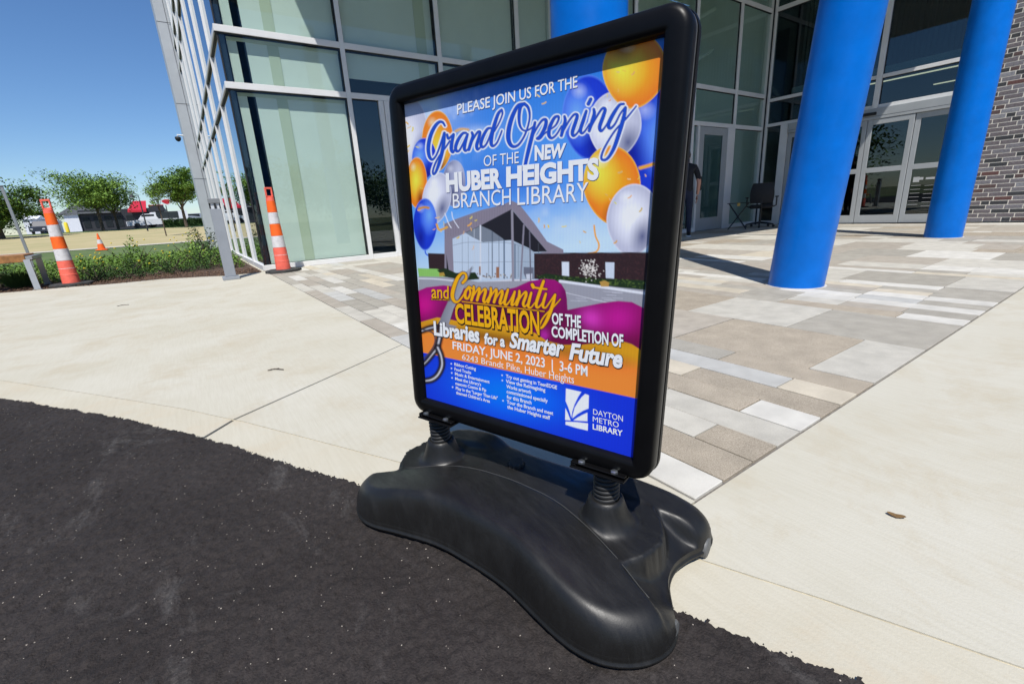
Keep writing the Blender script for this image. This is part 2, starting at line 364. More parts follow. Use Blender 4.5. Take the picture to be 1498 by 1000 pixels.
# ---------------------------------------------------------------- paving: planks and slabs in running strips
def paver_mat(name, c, spk, var=.14, scale=9):
    m = bpy.data.materials.new(name); m.use_nodes = True; nt = m.node_tree; p = nt.nodes['Principled BSDF']
    P = N(nt, 'ShaderNodeNewGeometry').outputs['Position']
    n1 = N(nt, 'ShaderNodeTexNoise', Scale=float(scale), Detail=5.); nt.links.new(P, n1.inputs['Vector'])
    r1 = N(nt, 'ShaderNodeValToRGB'); e = r1.color_ramp.elements; e[0].position = .3; e[1].position = .7
    e[0].color = (*[q*(1-var) for q in c], 1); e[1].color = (*[q*(1+var*.5) for q in c], 1)
    nt.links.new(n1.outputs[0], r1.inputs[0])
    n2 = N(nt, 'ShaderNodeTexNoise', Scale=320., Detail=2.); nt.links.new(P, n2.inputs['Vector'])
    r2 = N(nt, 'ShaderNodeValToRGB'); e = r2.color_ramp.elements; e[0].position = .38; e[1].position = .6
    e[0].color = (1-spk, 1-spk*1.05, 1-spk*1.1, 1); e[1].color = (1, 1, 1, 1)
    nt.links.new(n2.outputs[0], r2.inputs[0])
    mu = N(nt, 'ShaderNodeMixRGB', blend_type='MULTIPLY'); mu.inputs['Fac'].default_value = 1
    oi = N(nt, 'ShaderNodeObjectInfo'); 
    mr = N(nt, 'ShaderNodeMapRange'); mr.inputs[3].default_value = .93; mr.inputs[4].default_value = 1.05
    nt.links.new(oi.outputs['Random'], mr.inputs[0])
    m3 = N(nt, 'ShaderNodeMixRGB', blend_type='MULTIPLY'); m3.inputs['Fac'].default_value = 1
    nt.links.new(r1.outputs[0], mu.inputs['Color1']); nt.links.new(r2.outputs[0], mu.inputs['Color2'])
    nt.links.new(mu.outputs[0], m3.inputs['Color1']); nt.links.new(mr.outputs[0], m3.inputs['Color2'])
    nt.links.new(m3.outputs[0], p.inputs['Base Color'])
    p.inputs['Roughness'].default_value = .88; p.inputs['Specular IOR Level'].default_value = .2
    b = N(nt, 'ShaderNodeBump', Strength=.35, Distance=.002); nt.links.new(n2.outputs[0], b.inputs['Height']); nt.links.new(b.outputs[0], p.inputs['Normal'])
    return m
PM = dict(W=paver_mat('white paver', (.58, .56, .505), .05), L=paver_mat('light paver', (.52, .495, .43), .10), T=paver_mat('tan exposed paver', (.43, .375, .295), .34),
          G=paver_mat('grey paver', (.395, .37, .315), .18), B=paver_mat('blue grey paver', (.465, .46, .43), .08), Y=paver_mat('cream paver', (.53, .475, .375), .08), K=paver_mat('brown grey paver', (.405, .365, .305), .12))
pav = empty('paving', kind='structure')
b = MB(); b.add([(.936, .579, -.0085), (12.52, .579, -.0085), (12.52, 8.66, -.0085), (.936, 8.66, -.0085)], [(0, 1, 2, 3)]); b.build('joint_sand', M['joint'], pav)
COLS = [
 (.938, [(.85, 'W'), (1.45, 'K'), (1.85, 'L'), (2.30, 'G'), (2.793, 'B'), (3.442, 'K'), (4.163, 'L'), (5.448, 'K'), (6.212, 'L'), (7.495, 'G'), (8.6, 'K')]),
 (1.070, [(1.2, 'T'), (1.8, 'G'), (2.5, 'L'), (3.14, 'W'), (3.79, 'L'), (4.47, 'G'), (5.16, 'B'), (5.86, 'L'), (6.58, 'K'), (7.27, 'W'), (8.0, 'G'), (8.6, 'L')]),
 (1.222, [(.783, 'T'), (1.42, 'L'), (2.2, 'K'), (3.1, 'G'), (3.85, 'L'), (4.84, 'G'), (5.50, 'W'), (6.2, 'G'), (6.9, 'K'), (7.6, 'L'), (8.6, 'G')]),
 (1.362, [(1.6, 'L'), (2.3, 'G'), (3.3, 'K'), (4.2, 'K'), (5.1, 'B'), (5.83, 'G'), (6.52, 'W'), (7.2, 'L'), (7.9, 'G'), (8.6, 'W')]),
 (1.510, [(.795, 'W'), (1.75, 'T'), (2.6, 'K'), (3.6, 'L'), (4.4, 'G'), (5.3, 'K'), (6.1, 'G'), (6.8, 'L'), (8.6, 'G')]),
 (1.663, [(1.147, 'T'), (1.9, 'Y'), (2.9, 'G'), (4.24, 'L'), (4.96, 'G'), (5.82, 'Y'), (6.6, 'G'), (7.4, 'K'), (8.6, 'L')]),
 (1.818, [(.815, 'Y'), (1.62, 'B'), (2.5, 'K'), (3.5, 'G'), (4.6, 'L'), (5.4, 'G'), (6.4, 'Y'), (8.6, 'K')]),
 (1.966, [(1.16, 'T'), (1.9, 'G'), (3.0, 'L'), (4.2, 'G'), (5.3, 'K'), (8.6, 'L')]),
 (2.130, [(.83, 'L'), (1.53, 'T'), (2.25, 'K'), (3.0, 'G'), (3.7, 'L'), (4.5, 'K'), (5.3, 'G'), (8.6, 'K')]),
 (2.752, [(1.215, 'G'), (1.87, 'L'), (2.55, 'T'), (3.3, 'G'), (4.1, 'L'), (4.9, 'K'), (8.6, 'G')]),
 (3.372, [(.888, 'W'), (1.572, 'T'), (1.90, 'G'), (2.50, 'K'), (3.1, 'W'), (3.9, 'L'), (8.6, 'K')]),
 (3.530, [(.905, 'G'), (1.25, 'K'), (1.58, 'L'), (1.94, 'G'), (2.60, 'Y'), (3.3, 'L'), (4.1, 'G'), (8.6, 'L')]),
 (3.700, [(1.255, 'W'), (1.595, 'W'), (2.28, 'G'), (2.9, 'L'), (3.6, 'K'), (8.6, 'G')]),
 (3.860, [(.918, 'G'), (1.27, 'B'), (1.8, 'W'), (2.30, 'K'), (3.0, 'Y'), (3.9, 'G'), (8.6, 'L')]),
 (4.020, [(.928, 'W'), (1.272, 'W'), (2.0, 'G'), (2.62, 'L'), (3.4, 'K'), (8.6, 'G')]),
 (4.172, [(.94, 'G'), (1.275, 'Y'), (2.1, 'K'), (3.0, 'W'), (8.6, 'K')]),
 (4.322, [(1.283, 'G'), (2.0, 'Y'), (2.9, 'G'), (8.6, 'L')]),
 (4.464, [(.95, 'G'), (1.6, 'W'), (2.4, 'L'), (3.2, 'K'), (8.6, 'G')]),
 (4.622, [(.958, 'L'), (1.65, 'G'), (2.3, 'L'), (3.1, 'K'), (3.9, 'G'), (8.6, 'K')]),
 (5.232, [(1.322, 'Y'), (2.03, 'W'), (2.9, 'K'), (3.3, 'W'), (8.6, 'G')]),
 (5.372, [(.99, 'L'), (1.34, 'G'), (2.3, 'K'), (3.02, 'G'), (8.6, 'L')]),
 (5.530, [(1.0, 'W'), (1.345, 'W'), (2.02, 'L'), (2.8, 'K'), (3.7, 'W'), (8.6, 'K')]),
 (5.872, [(1.345, 'L'), (2.04, 'K'), (2.8, 'G'), (3.3, 'Y'), (8.6, 'K')]),
 (6.500, [(1.05, 'G'), (1.72, 'W'), (2.4, 'G'), (3.2, 'K'), (4.0, 'L'), (8.6, 'K')]),
 (7.215, None)]
rp = random.Random(11); x = 7.215; xcols = []
while x < 12.45:
    wdt = rp.choice([.15, .15, .15, .33, .62]); xcols.append((x, wdt)); x += wdt
COLS = COLS[:-1]
for x, wdt in xcols: COLS.append((x, None))
edges = [c[0] for c in COLS]+[12.49]
TILES = []
for i, (x0, ent) in enumerate(COLS):
    x1 = edges[i+1]; y0 = .585; lst = []
    for y1, c in (ent or []):
        if y1 > 8.55 and y1-y0 > 1.3: break
        if y1-y0 > 1.0: ym = (y0+y1)/2; lst += [(y0, ym, c), (ym, y1, rp.choice('GKL'))]
        else: lst.append((y0, y1, c))
        y0 = y1
    while y0 < 8.6:
        y1 = y0+rp.choice([.34, .69, .69, .69]) if y0 > .59 else y0+rp.uniform(.25, .69)
        if y1 > 8.3: y1 = 8.612
        lst.append((y0, y1, rp.choice('GGKKKLLLTYWBW' if x1-x0 < .2 else 'GKLLKTG'))); y0 = y1
    for y0_, y1_, c in lst: TILES.append((x0, x1, y0_, min(y1_, 8.612), c))
Minv = cam.matrix_world.inverted()
def px(p):
    c = Minv @ Vector(p)
    if c.z > -.05: return None
    return 749+665.8*c.x/-c.z, 500-665.8*c.y/-c.z
def score(x0, x1, y0, y1):
    q = [px((x, y, 0)) for x, y in ((x0, y0), (x1, y0), (x1, y1), (x0, y1))]
    if any(a is None for a in q): return 0
    cx, cy = sum(a[0] for a in q)/4, sum(a[1] for a in q)/4
    if not (-20 < cx < 1520 and cy < 1020): return 0
    if 612 < cx < 968 and cy < 600: return .5
    s = sum(q[i][0]*q[(i+1) % 4][1]-q[(i+1) % 4][0]*q[i][1] for i in range(4)); return abs(s)/2
TILES.sort(key=lambda t: -score(*t[:4]))
rest = MB(); MK = list(PM)
for n, (x0, x1, y0, y1, c) in enumerate(TILES):
    g2 = .0028; dz = rp.uniform(-.0012, .0012)
    if n < 298:
        b = MB(); cx, cy = (x0+x1)/2, (y0+y1)/2
        b.box((x0+g2-cx, y0+g2-cy, -.014), (x1-g2-cx, y1-g2-cy, 0), .0022)
        o = b.build('paver', PM[c], pav); o.location = (cx, cy, dz)
    else: rest.box((x0+g2, y0+g2, -.008), (x1-g2, y1-g2, dz), 0, MK.index(c))
rest.build('pavers', [PM[k] for k in MK], pav, kind='stuff')
# thin dark strip laid on the paving in front of the doors
M['darkstrip'] = mat('dark ground strip', (.02, .022, .025), .7)
b = MB(); b.box((9.17, 2.3, .0015), (9.215, 5.2, .0045)); b.build('dark_strip', M['darkstrip'], pav)
# ================================================================ LIBRARY BUILDING
M['alu'] = mat('clear anodised aluminium', (.74, .735, .72), .42, metal=.05, var=.05, vscale=3)
M['alu_door'] = mat('silver door aluminium', (.39, .41, .42), .45, metal=.15, var=.05, vscale=3)
M['gasket'] = mat('black gasket', (.012, .013, .015), .6)
M['fin'] = mat('grey metal panel', (.44, .46, .48), .5, metal=.1, var=.06, vscale=1.5)
M['blind'] = mat('pale fabric blind', (.74, .755, .715), .9, var=.03, vscale=2)
M['olive'] = mat('olive blind strip', (.56, .58, .46), .9)
M['darkpost'] = mat('navy interior post', (.012, .02, .035), .35)
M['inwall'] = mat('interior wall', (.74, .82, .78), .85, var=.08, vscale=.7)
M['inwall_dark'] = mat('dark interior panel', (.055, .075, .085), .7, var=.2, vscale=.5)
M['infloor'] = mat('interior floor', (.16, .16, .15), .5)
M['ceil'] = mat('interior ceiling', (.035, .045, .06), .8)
M['lampstrip'] = mat('linear light', (1, .8, .6), .5, emit=(1, .80, .56), estr=1.5)
M['glass'] = glass('green tinted glass', (.87, .925, .905), 1.45)
M['glass_dark'] = glass('grey tinted glass', (.52, .62, .62), 1.5, .02)
M['glass_side'] = glass('blue reflective glass', (.35, .42, .46), 1.9, .12)
M['soffit'] = mat('canopy soffit', (.30, .31, .32), .7)
M['white_print'] = mat('white vinyl', (.42, .43, .44), .7)
lib = empty('library_building', (.952, 8.63, 0), label='glass fronted library building with silver frames and drawn pale blinds', cat='building')
OX, OY = .952, 8.63
def bb(b, a, c, ch=0., mi=0):
    return b.box((a[0]-OX, a[1]-OY, a[2]), (c[0]-OX, c[1]-OY, c[2]), ch, mi)
def part(name, m, a, c, ch=0., parent=None, label=None):
    b = MB(); bb(b, a, c, ch); o = b.build(name, m, parent or lib)
    if label: o['label'] = label
    return o
def mull_f(x0, x1, z0, z1, y=OY, d=.03, name='mullion'):     # upright on an F wall (faces -Y), with its gasket line
    b = MB(); bb(b, (x0, y-d, z0), (x1, y+.05, z1), .003); bb(b, (x0-.014, y-.006, z0), (x0-.0005, y+.02, z1), 0, 1)
    bb(b, (x1+.0005, y-.006, z0), (x1+.010, y+.02, z1), 0, 1)
    return b.build(name, [M['alu'], M['gasket']], lib)
def rail_f(x0, x1, z0, z1, y=OY, d=.026, name='rail'):
    b = MB(); bb(b, (x0, y-d, z0), (x1, y+.045, z1), .003); bb(b, (x0, y-.008, z0-.016), (x1, y+.02, z0-.0005), 0, 1)
    return b.build(name, [M['alu'], M['gasket']], lib)
def mull_t(y0, y1, z0, z1, x, s, d=.055, name='mullion'):
    b = MB(); bb(b, (x+s*d, y0, z0), (x-s*.05, y1, z1), .003); bb(b, (x+s*.006, y0-.012, z0), (x-s*.02, y0-.0005, z1), 0, 1)
    bb(b, (x+s*.006, y1+.0005, z0), (x-s*.02, y1+.012, z1), 0, 1)
    return b.build(name, [M['alu'], M['gasket']], lib)
def rail_t(y0, y1, z0, z1, x, s, d=.026, name='rail'):
    b = MB(); bb(b, (x+s*d, y0, z0), (x-s*.045, y1, z1), .003); bb(b, (x+s*.008, y0, z0-.016), (x-s*.02, y1, z0-.0005), 0, 1)
    return b.build(name, [M['alu'], M['gasket']], lib)
TOP = 9.6
ZR = [(-.0, .085), (2.725, 2.815), (3.47, 3.56), (5.80, 5.89)]
XE = 7.25                                       # where the front steps back towards the entrance
# front face ---------------------------------------------------
xm = [(2.715, 2.79), (4.515, 4.60), (6.335, 6.43)]
corner = MB(); bb(corner, (.951, OY+.003, 0), (.9695, OY+.0195, TOP)); corner.build('corner_seal', M['gasket'], lib)
xx = [.973]+[v for p in xm for v in p]+[XE]
for z0, z1 in ZR:
    for i in range(0, len(xx), 2): rail_f(xx[i]+.001 if i else .9265, xx[i+1]-.001, z0, z1) if not (z0 == 0 and i > 1) else None
for a_, c_ in xm: mull_f(a_, c_, 0.0, TOP)
zz = [.085, 2.725, 2.815, 3.47, 3.56, 5.80, 5.89, TOP]
for i in range(0, len(xx), 2):
    for k in range(0, 8, 2):
        if k == 0 and i == 2:
            part('window_pane', M['glass_dark'], (2.80, OY+.012, .09), (3.255, OY+.018, 2.72)); continue
        part('window_pane', M['glass'], (xx[i]+.002, OY+.012, zz[k]), (xx[i+1]-.002, OY+.018, zz[k+1]))
# side door beside the narrow pane: stile pair, then leaf running behind the sign
for a_, c_ in ((3.26, 3.345), (3.355, 3.455)):
    part('door_stile', M['alu'], (a_, OY-.035, 0), (c_, OY+.03, 2.722), .004)
part('door_rail', M['alu'], (2.792, OY-.05, 0), (3.258, OY+.03, .09), .003)
sdoor = part('door', M['alu_door'], (3.457, OY-.045, .01), (3.56, OY+.0, 2.70), .004)
b = MB(); bb(b, (4.30, OY-.045, .01), (4.40, OY, 2.70), .004); bb(b, (3.562, OY-.045, .01), (4.298, OY, .26), .004); bb(b, (3.562, OY-.045, 2.55), (4.298, OY, 2.70), .004); b.build('door_frame', M['alu_door'], sdoor)
b = MB(); bb(b, (3.563, OY-.026, .262), (4.297, OY-.02, 2.548)); b.build('door_pane', M['glass_dark'], sdoor)
# interior posts and blinds behind the front glass
part('post', M['darkpost'], (.978, OY+.05, 0), (1.052, OY+.14, TOP), .004)
YB = OY+.10
def blind(x0, x1, z0, z1, m='blind', dy=0):
    return part('blind', M[m], (x0, YB+dy, z0), (x1, YB+dy+.006, z1))
zlev = [(.09, 2.70), (2.83, 3.45), (3.58, 5.78), (5.92, TOP-.1)]
for k, (z0, z1) in enumerate(zlev):
    blind(1.075, 1.205, z0, z1); blind(1.325, 2.70, z0, z1)
    part('blind_cassette', M['olive'], (1.075, YB-.02, z1-.045), (2.70, YB-.002, z1))
    part('blind_band', M['olive'], (1.62, YB-.010, z0), (1.78, YB-.006, z1-.05))  # olive upright band set in front of the blind
    if k: blind(2.80, 4.50, z0 if k > 1 else 3.06, z1); blind(4.62, 6.32, z0 if k > 1 else 3.06, z1); blind(6.45, XE-.02, z0, z1); part('blind_band', M['olive'], (4.16, YB-.010, z0 if k > 1 else 3.06), (4.36, YB-.006, z1))
part('back_wall', M['darkpost'], (1.056, OY+1.2, .0), (XE, OY+1.25, TOP-.1))
# fascia over the front under the roof
# left side wall (faces -X) ---------------------------------------
YT = [9.92+1.8*k for k in range(6)]
YF = 20.3
ys_ = [OY+.022]+[v for y in YT for v in (y-.027, y+.027)]+[YF]
for z0, z1 in ((.0, .085), (2.735, 2.80), (3.48, 3.55), (5.80, 5.87), (6.48, 6.55)):
    for i in range(0, len(ys_), 2): rail_t(ys_[i]+.001, ys_[i+1]-.001, z0, z1, OX, -1)
for y in YT:
    b = MB()
    for u0, u1 in ((-.024, -.008), (.008, .024)): bb(b, (OX-.027, y+u0, 0), (OX+.05, y+u1, TOP), .002)
    bb(b, (OX-.008, y-.0078, 0), (OX+.04, y+.0078, TOP), 0, 1); b.build('mullion', [M['alu'], M['gasket']], lib)
zt = [.085, 2.735, 2.80, 3.48, 3.55, 5.80, 5.87, 6.48, 6.55, TOP]
for i in range(0, len(ys_), 2):
    for k in range(0, 10, 2): part('window_pane', M['glass_side'], (OX+.012, ys_[i]+.002, zt[k]), (OX+.018, ys_[i+1]-.002, zt[k+1]))
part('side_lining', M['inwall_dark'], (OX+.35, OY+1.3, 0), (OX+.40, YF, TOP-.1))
# end fin and its seams
part('wall_fin', M['fin'], (.615, YF, -.1), (.90, YF+1.6, TOP+.6), .01)
part('wall_fin', M['fin'], (.904, YF+.02, -.1), (1.10, YF+1.6, TOP+.6), .01)
b = MB(); 
for k in range(1, 4): bb(b, (.612, YF-.004, k*2.4), (1.0, YF-.001, k*2.4+.012))
b.build('panel_seam', M['gasket'], lib)
part('base_kerb', M['concrete_edge'], (.90, OY-.03, -.12), (1.15, YF, -.002), .004)
# roof and canopy -------------------------------------------------
CX0, CY0, CZ = 1.45, 1.97, 6.2
part('roof', M['soffit'], (.86, OY+.12, TOP), (16.5, YF+1.6, TOP+.3))
part('canopy', M['soffit'], (CX0, CY0, CZ), (13.3, OY-.07, CZ+.45))
# step in the front wall, hidden from most places behind the sign
FY = 6.62; TX = 12.5
part('return_wall', M['alu'], (XE, FY+.0, 0), (XE+.12, OY+.1, CZ-.005))
part('corner_mullion', M['alu'], (XE-.01, FY-.05, 0), (XE+.16, FY-.002, CZ-.005), .004)
# entrance wall (faces -Y) ---------------------------------------
xf = [(9.52, 9.60), (11.13, 11.225), (12.60, 12.72)]
xq = [XE+.165, 9.52, 9.60, 11.13, 11.225, 12.44]
for a_, c_ in ((7.62, 7.70),)+tuple(xf[:2]): mull_f(a_, c_, 0 if a_ < 9 or a_ > 10 else 0, CZ-.005, FY)
xq = [XE+.165, 7.62, 7.70, 9.52, 9.60, 11.13, 11.225, 12.44]
for z0, z1 in ((2.295, 2.385), (3.03, 3.12), (4.86, 4.95)):
    for i in range(0, 8, 2): rail_f(xq[i]+.001, xq[i+1]-.001, z0, z1, FY)
rail_f(xq[0], xq[1]-.001, 0, .09, FY); rail_f(xq[2], xq[3]-.001, 0, .09, FY); rail_f(11.226, 12.44, 0, .09, FY)
rail_f(9.601, 9.74, 0, .09, FY)
zf = [.09, 2.295, 2.385, 3.03, 3.12, 4.86, 4.95, CZ-.01]
for i in range(0, 8, 2):
    for k in range(0, 8, 2):
        if i == 4 and k == 0: continue
        part('window_pane', M['glass'], (xq[i]+.002, FY+.012, zf[k]), (xq[i+1]-.002, FY+.018, zf[k+1]))
part('window_pane', M['glass'], (9.602, FY+.012, .09), (9.735, FY+.018, 2.293))
part('corner_mullion', M['alu'], (12.44, FY-.07, 0), (12.64, FY+.1, CZ-.005), .004)
part('corner_mullion', M['gasket'], (12.425, FY-.085, 0), (12.44, FY-.055, CZ-.005))
# hinged door in the entrance wall
part('door_stile', M['alu'], (9.737, FY-.045, 0), (9.80, FY+.04, 2.293), .003)
d1 = part('door', M['alu_door'], (9.805, FY-.035, .012), (9.985, FY+.01, 2.28), .004, label='single door, silver frame with narrow dark glass')
b = MB(); bb(b, (10.72, FY-.035, .012), (10.91, FY+.01, 2.28), .004); bb(b, (9.987, FY-.035, .012), (10.718, FY+.01, .30), .004); bb(b, (9.987, FY-.035, 2.12), (10.718, FY+.01, 2.28), .004)
b.build('door_frame', M['alu_door'], d1)
b = MB(); bb(b, (9.988, FY-.018, .302), (10.717, FY-.012, 2.118)); b.build('door_pane', M['glass_dark'], d1)
b = MB(); b.tube([(9.88-OX, FY-.035-OY, .93), (9.88-OX, FY-.085-OY, .93), (9.88-OX, FY-.085-OY, 1.22), (9.88-OX, FY-.035-OY, 1.22)], .013, 8); bb(b, (9.86, FY-.04, 1.02), (9.90, FY-.034, 1.08)); b.build('door_handle', M['gasket'], d1, smooth=40)
part('door_stile', M['alu'], (10.915, FY-.045, 0), (11.128, FY+.04, 2.293), .003)
# sliding door wall (faces -X) ---------------------------------------
yT = [6.54, 6.16]
def bt(b, y0, y1, z0, z1, x0=-.05, x1=.03, mi=0, ch=.003): return bb(b, (TX+x0, y0, z0), (TX+x1, y1, z1), ch, mi)
for (y0, y1) in ((6.50, 6.545),): 
    b = MB(); bt(b, y0, y1, 0, CZ-.005); b.build('mullion', M['alu'], lib)
mull_t(4.205, 4.30, 2.36, CZ-.005, TX, -1); mull_t(5.98, 6.155, 0, 2.355, TX, -1, .05)
yq = [2.62, 4.20, 4.305, 6.50]
for z0, z1 in ((2.93, 3.0), (4.86, 4.95)):
    for i in (0, 2): rail_t(yq[i]+.001, yq[i+1]-.001, z0, z1, TX, -1)
rail_t(4.306, 6.499, 2.36, 2.43, TX, -1); rail_t(2.62, 4.20, 2.36, 2.43, TX, -1)
zt = [2.43, 2.93, 3.0, 4.86, 4.95, CZ-.01]
for i in (0, 2):
    for k in (0, 2, 4): part('window_pane', M['glass_dark'], (TX+.008, yq[i]+.002, zt[k]), (TX+.014, yq[i+1]-.002, zt[k+1]))
part('window_pane', M['glass'], (TX+.008, 6.157, .09), (TX+.014, 6.498, 2.358)); rail_t(6.157, 6.498, 0, .09, TX, -1)
part('mullion', M['alu'], (TX-.05, 2.50, 0), (TX+.03, 2.618, CZ-.005), .003)
# header box of the sliding doors
hd = part('door_header', M['alu_door'], (TX-.075, 2.66, 2.145), (TX+.03, 5.96, 2.357), .004)
b = MB(); bb(b, (TX-.0765, 2.66, 2.20), (TX-.0755, 5.96, 2.206)); b.build('seam', M['gasket'], hd)
b = MB(); bb(b, (TX-.115, 4.19, 2.225), (TX-.0768, 4.50, 2.285), .008); b.build('sensor', M['gasket'], hd, label='black motion sensor bar over the doors')
leaves = [(5.965, 5.14), (5.13, 4.335), (4.325, 3.535), (3.525, 2.70)]
for n, (ya, yb) in enumerate(leaves):
    d = .0 if n in (0, 3) else -.035
    s = empty('sliding_door', (TX-OX+d, yb-OY, 0)); s.parent = lib
    wl = ya-yb
    def leafbox(y0, y1, z0, z1, name, m, x0=-.03, x1=.02, ch=.003):
        q = MB(); q.box((x0, y0, z0), (x1, y1, z1), ch); return q.build(name, M[m], s)
    leafbox(0, .085, .02, 2.14, 'stile', 'alu_door'); leafbox(wl-.085, wl, .02, 2.14, 'stile', 'alu_door')
    leafbox(.086, wl-.086, .02, .185, 'bottom_rail', 'alu_door'); leafbox(.086, wl-.086, 1.075, 1.175, 'middle_rail', 'alu_door'); leafbox(.086, wl-.086, 2.04, 2.14, 'top_rail', 'alu_door')
    leafbox(.087, wl-.087, .186, 1.074, 'pane', 'glass_dark', -.004, .002, 0); leafbox(.087, wl-.087, 1.176, 2.039, 'pane', 'glass_dark', -.004, .002, 0)
    q = MB()
    def mark(y0, y1, z0, z1): q.box((-.0065, y0, z0), (-.005, y1, z1))
    if n == 0:      # the library's book emblem on the leaf, in white vinyl
        for y0, y1, z0, z1 in ((.60, .64, 1.66, 1.80), (.53, .585, 1.62, 1.78), (.46, .515, 1.66, 1.76), (.46, .64, 1.60, 1.615), (.46, .62, 1.555, 1.57), (.46, .60, 1.525, 1.54), (.36, .66, 1.43, 1.445)): mark(y0, y1, z0, z1)
        q.build('notice', M['white_print'], s)
    if n == 3:      # opening notice: emblem and rows too small to read
        for y0, y1, z0, z1 in ((.60, .70, .82, .92), (.54, .60, .86, .91), (.36, .50, .86, .90)): mark(y0, y1, z0, z1)
        for k in range(6): mark(.56, .72, .75-k*.075, (.757-k*.075)); mark(.34, .50, .74-k*.08, (.746-k*.08))
        q.build('notice', M['white_print'], s)
part('threshold', M['gasket'], (TX-.10, 2.66, .001), (TX+.05, 5.96, .018))
# interiors -------------------------------------------------------
part('back_wall', M['inwall'], (XE+.13, FY+2.6, 0), (12.9, FY+2.65, 5.95))
part('interior_floor', M['infloor'], (XE+.13, FY+.06, -.02), (12.9, FY+2.59, .012))
part('interior_ceiling', M['inwall'], (XE+.13, FY+.06, 5.96), (18.5, FY+2.59, 6.0))
part('interior_partition', M['inwall'], (12.9, FY+.12, 0), (12.95, FY+2.6, 5.95))
for z_ in (3.35, 4.3): 
    b = MB(); b.tube([(8.0-OX, FY+1.6-OY, z_-.9), (12.6-OX, FY+1.6-OY, z_+1.2)], .05, 8); b.build('stair_rail', M['inwall'], lib, smooth=40)
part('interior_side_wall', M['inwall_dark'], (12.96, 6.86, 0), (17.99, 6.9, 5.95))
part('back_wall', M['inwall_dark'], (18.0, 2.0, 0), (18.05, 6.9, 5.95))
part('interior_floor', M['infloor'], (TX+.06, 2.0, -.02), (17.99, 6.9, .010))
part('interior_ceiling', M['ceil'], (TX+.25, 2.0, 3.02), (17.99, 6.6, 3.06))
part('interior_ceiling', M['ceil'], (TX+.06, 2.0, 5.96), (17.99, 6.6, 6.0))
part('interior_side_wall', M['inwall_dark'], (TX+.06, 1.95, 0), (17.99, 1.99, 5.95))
b = MB()
for k in range(46): bb(b, (13.25, 2.1+k*.09, 3.3), (13.29, 2.1+k*.09+.055, 5.9))
b.build('slat_screen', M['inwall_dark'], lib)
part('interior_beam', M['inwall'], (13.1, 2.1, 3.08), (13.3, 6.3, 3.26))
for x_ in (13.35, 15.1): part('ceiling_light', M['lampstrip'], (x_, 2.2, 3.0), (x_+.045, 5.9 if x_ < 14 else 4.05, 3.018))
# security camera on the fin
sc_ = empty('security_camera', (.60, YF+.3, 3.75), label='small dark dome camera on a bracket, left edge of the glass building', cat='camera')
b = MB(); b.tube([(.015, 0, .10), (-.16, 0, .12), (-.16, 0, .06)], .022, 8); b.build('bracket', M['alu'], sc_, smooth=40)
b = MB(); b.lathe([(.02, .07), (.085, .05), (.09, 0), (.075, -.05), (.045, -.085), (.008, -.10)], (-.16, 0, 0), 16); b.build('dome', M['gasket'], sc_, smooth=True)
M['alarm'] = mat('dark dome', (.05, .06, .08), .2)

# ---------------------------------------------------------------- blue steel columns
def blue_mat():
    m = mat('glossy blue paint', (.0, .142, .57), .27, spec=.18, var=.10, vscale=5, coat=.06); nt = m.node_tree; p = nt.nodes['Principled BSDF']
    p.inputs['Coat Roughness'].default_value = .12
    P = N(nt, 'ShaderNodeNewGeometry').outputs['Position']
    n = N(nt, 'ShaderNodeTexNoise', Scale=9., Detail=6.); nt.links.new(P, n.inputs['Vector'])
    b = N(nt, 'ShaderNodeBump', Strength=.10, Distance=.01); nt.links.new(n.outputs[0], b.inputs['Height']); nt.links.new(b.outputs[0], p.inputs['Normal'])
    r = N(nt, 'ShaderNodeMapRange'); r.inputs[1].default_value = .4; r.inputs[2].default_value = .75; r.inputs[3].default_value = .28; r.inputs[4].default_value = .45
    nt.links.new(n.outputs[0], r.inputs[0]); nt.links.new(r.outputs[0], p.inputs['Roughness'])
    return m
M['blue'] = blue_mat()
M['grout'] = mat('pale grout ring', (.55, .52, .47), .9)
def column(x, y, rad, lx, ly, label):
    t = empty('column', (x, y, 0), label=label, cat='column', group='blue columns carrying the entrance canopy')
    b = MB(); n = 64; h = CZ+.02; vs = []
    for z in (0.004, h):
        for k in range(n): a = 2*math.pi*k/n; vs.append((rad*math.cos(a)+lx*z, rad*math.sin(a)+ly*z, z))
    b.add(vs, [(k, (k+1) % n, n+(k+1) % n, n+k) for k in range(n)]+[tuple(range(n, 2*n))]); b.build('shaft', M['blue'], t, smooth=40)
    b = MB(); b.lathe([(rad+.018, 0), (rad+.018, .0035), (rad-.01, .0036)], (0, 0, 0), 48); b.build('grout_ring', M['grout'], t)
column(2.05, 2.10, .21, .0, .0, 'thick blue column rising right behind the sign, only its upper shaft showing')
column(4.13, 1.79, .205, .0, -.078, 'leaning blue column nearest the paving, shadow running to the left')
column(9.13, 2.02, .215, .0, -.012, 'farther blue column at the right, in front of the brick wall')

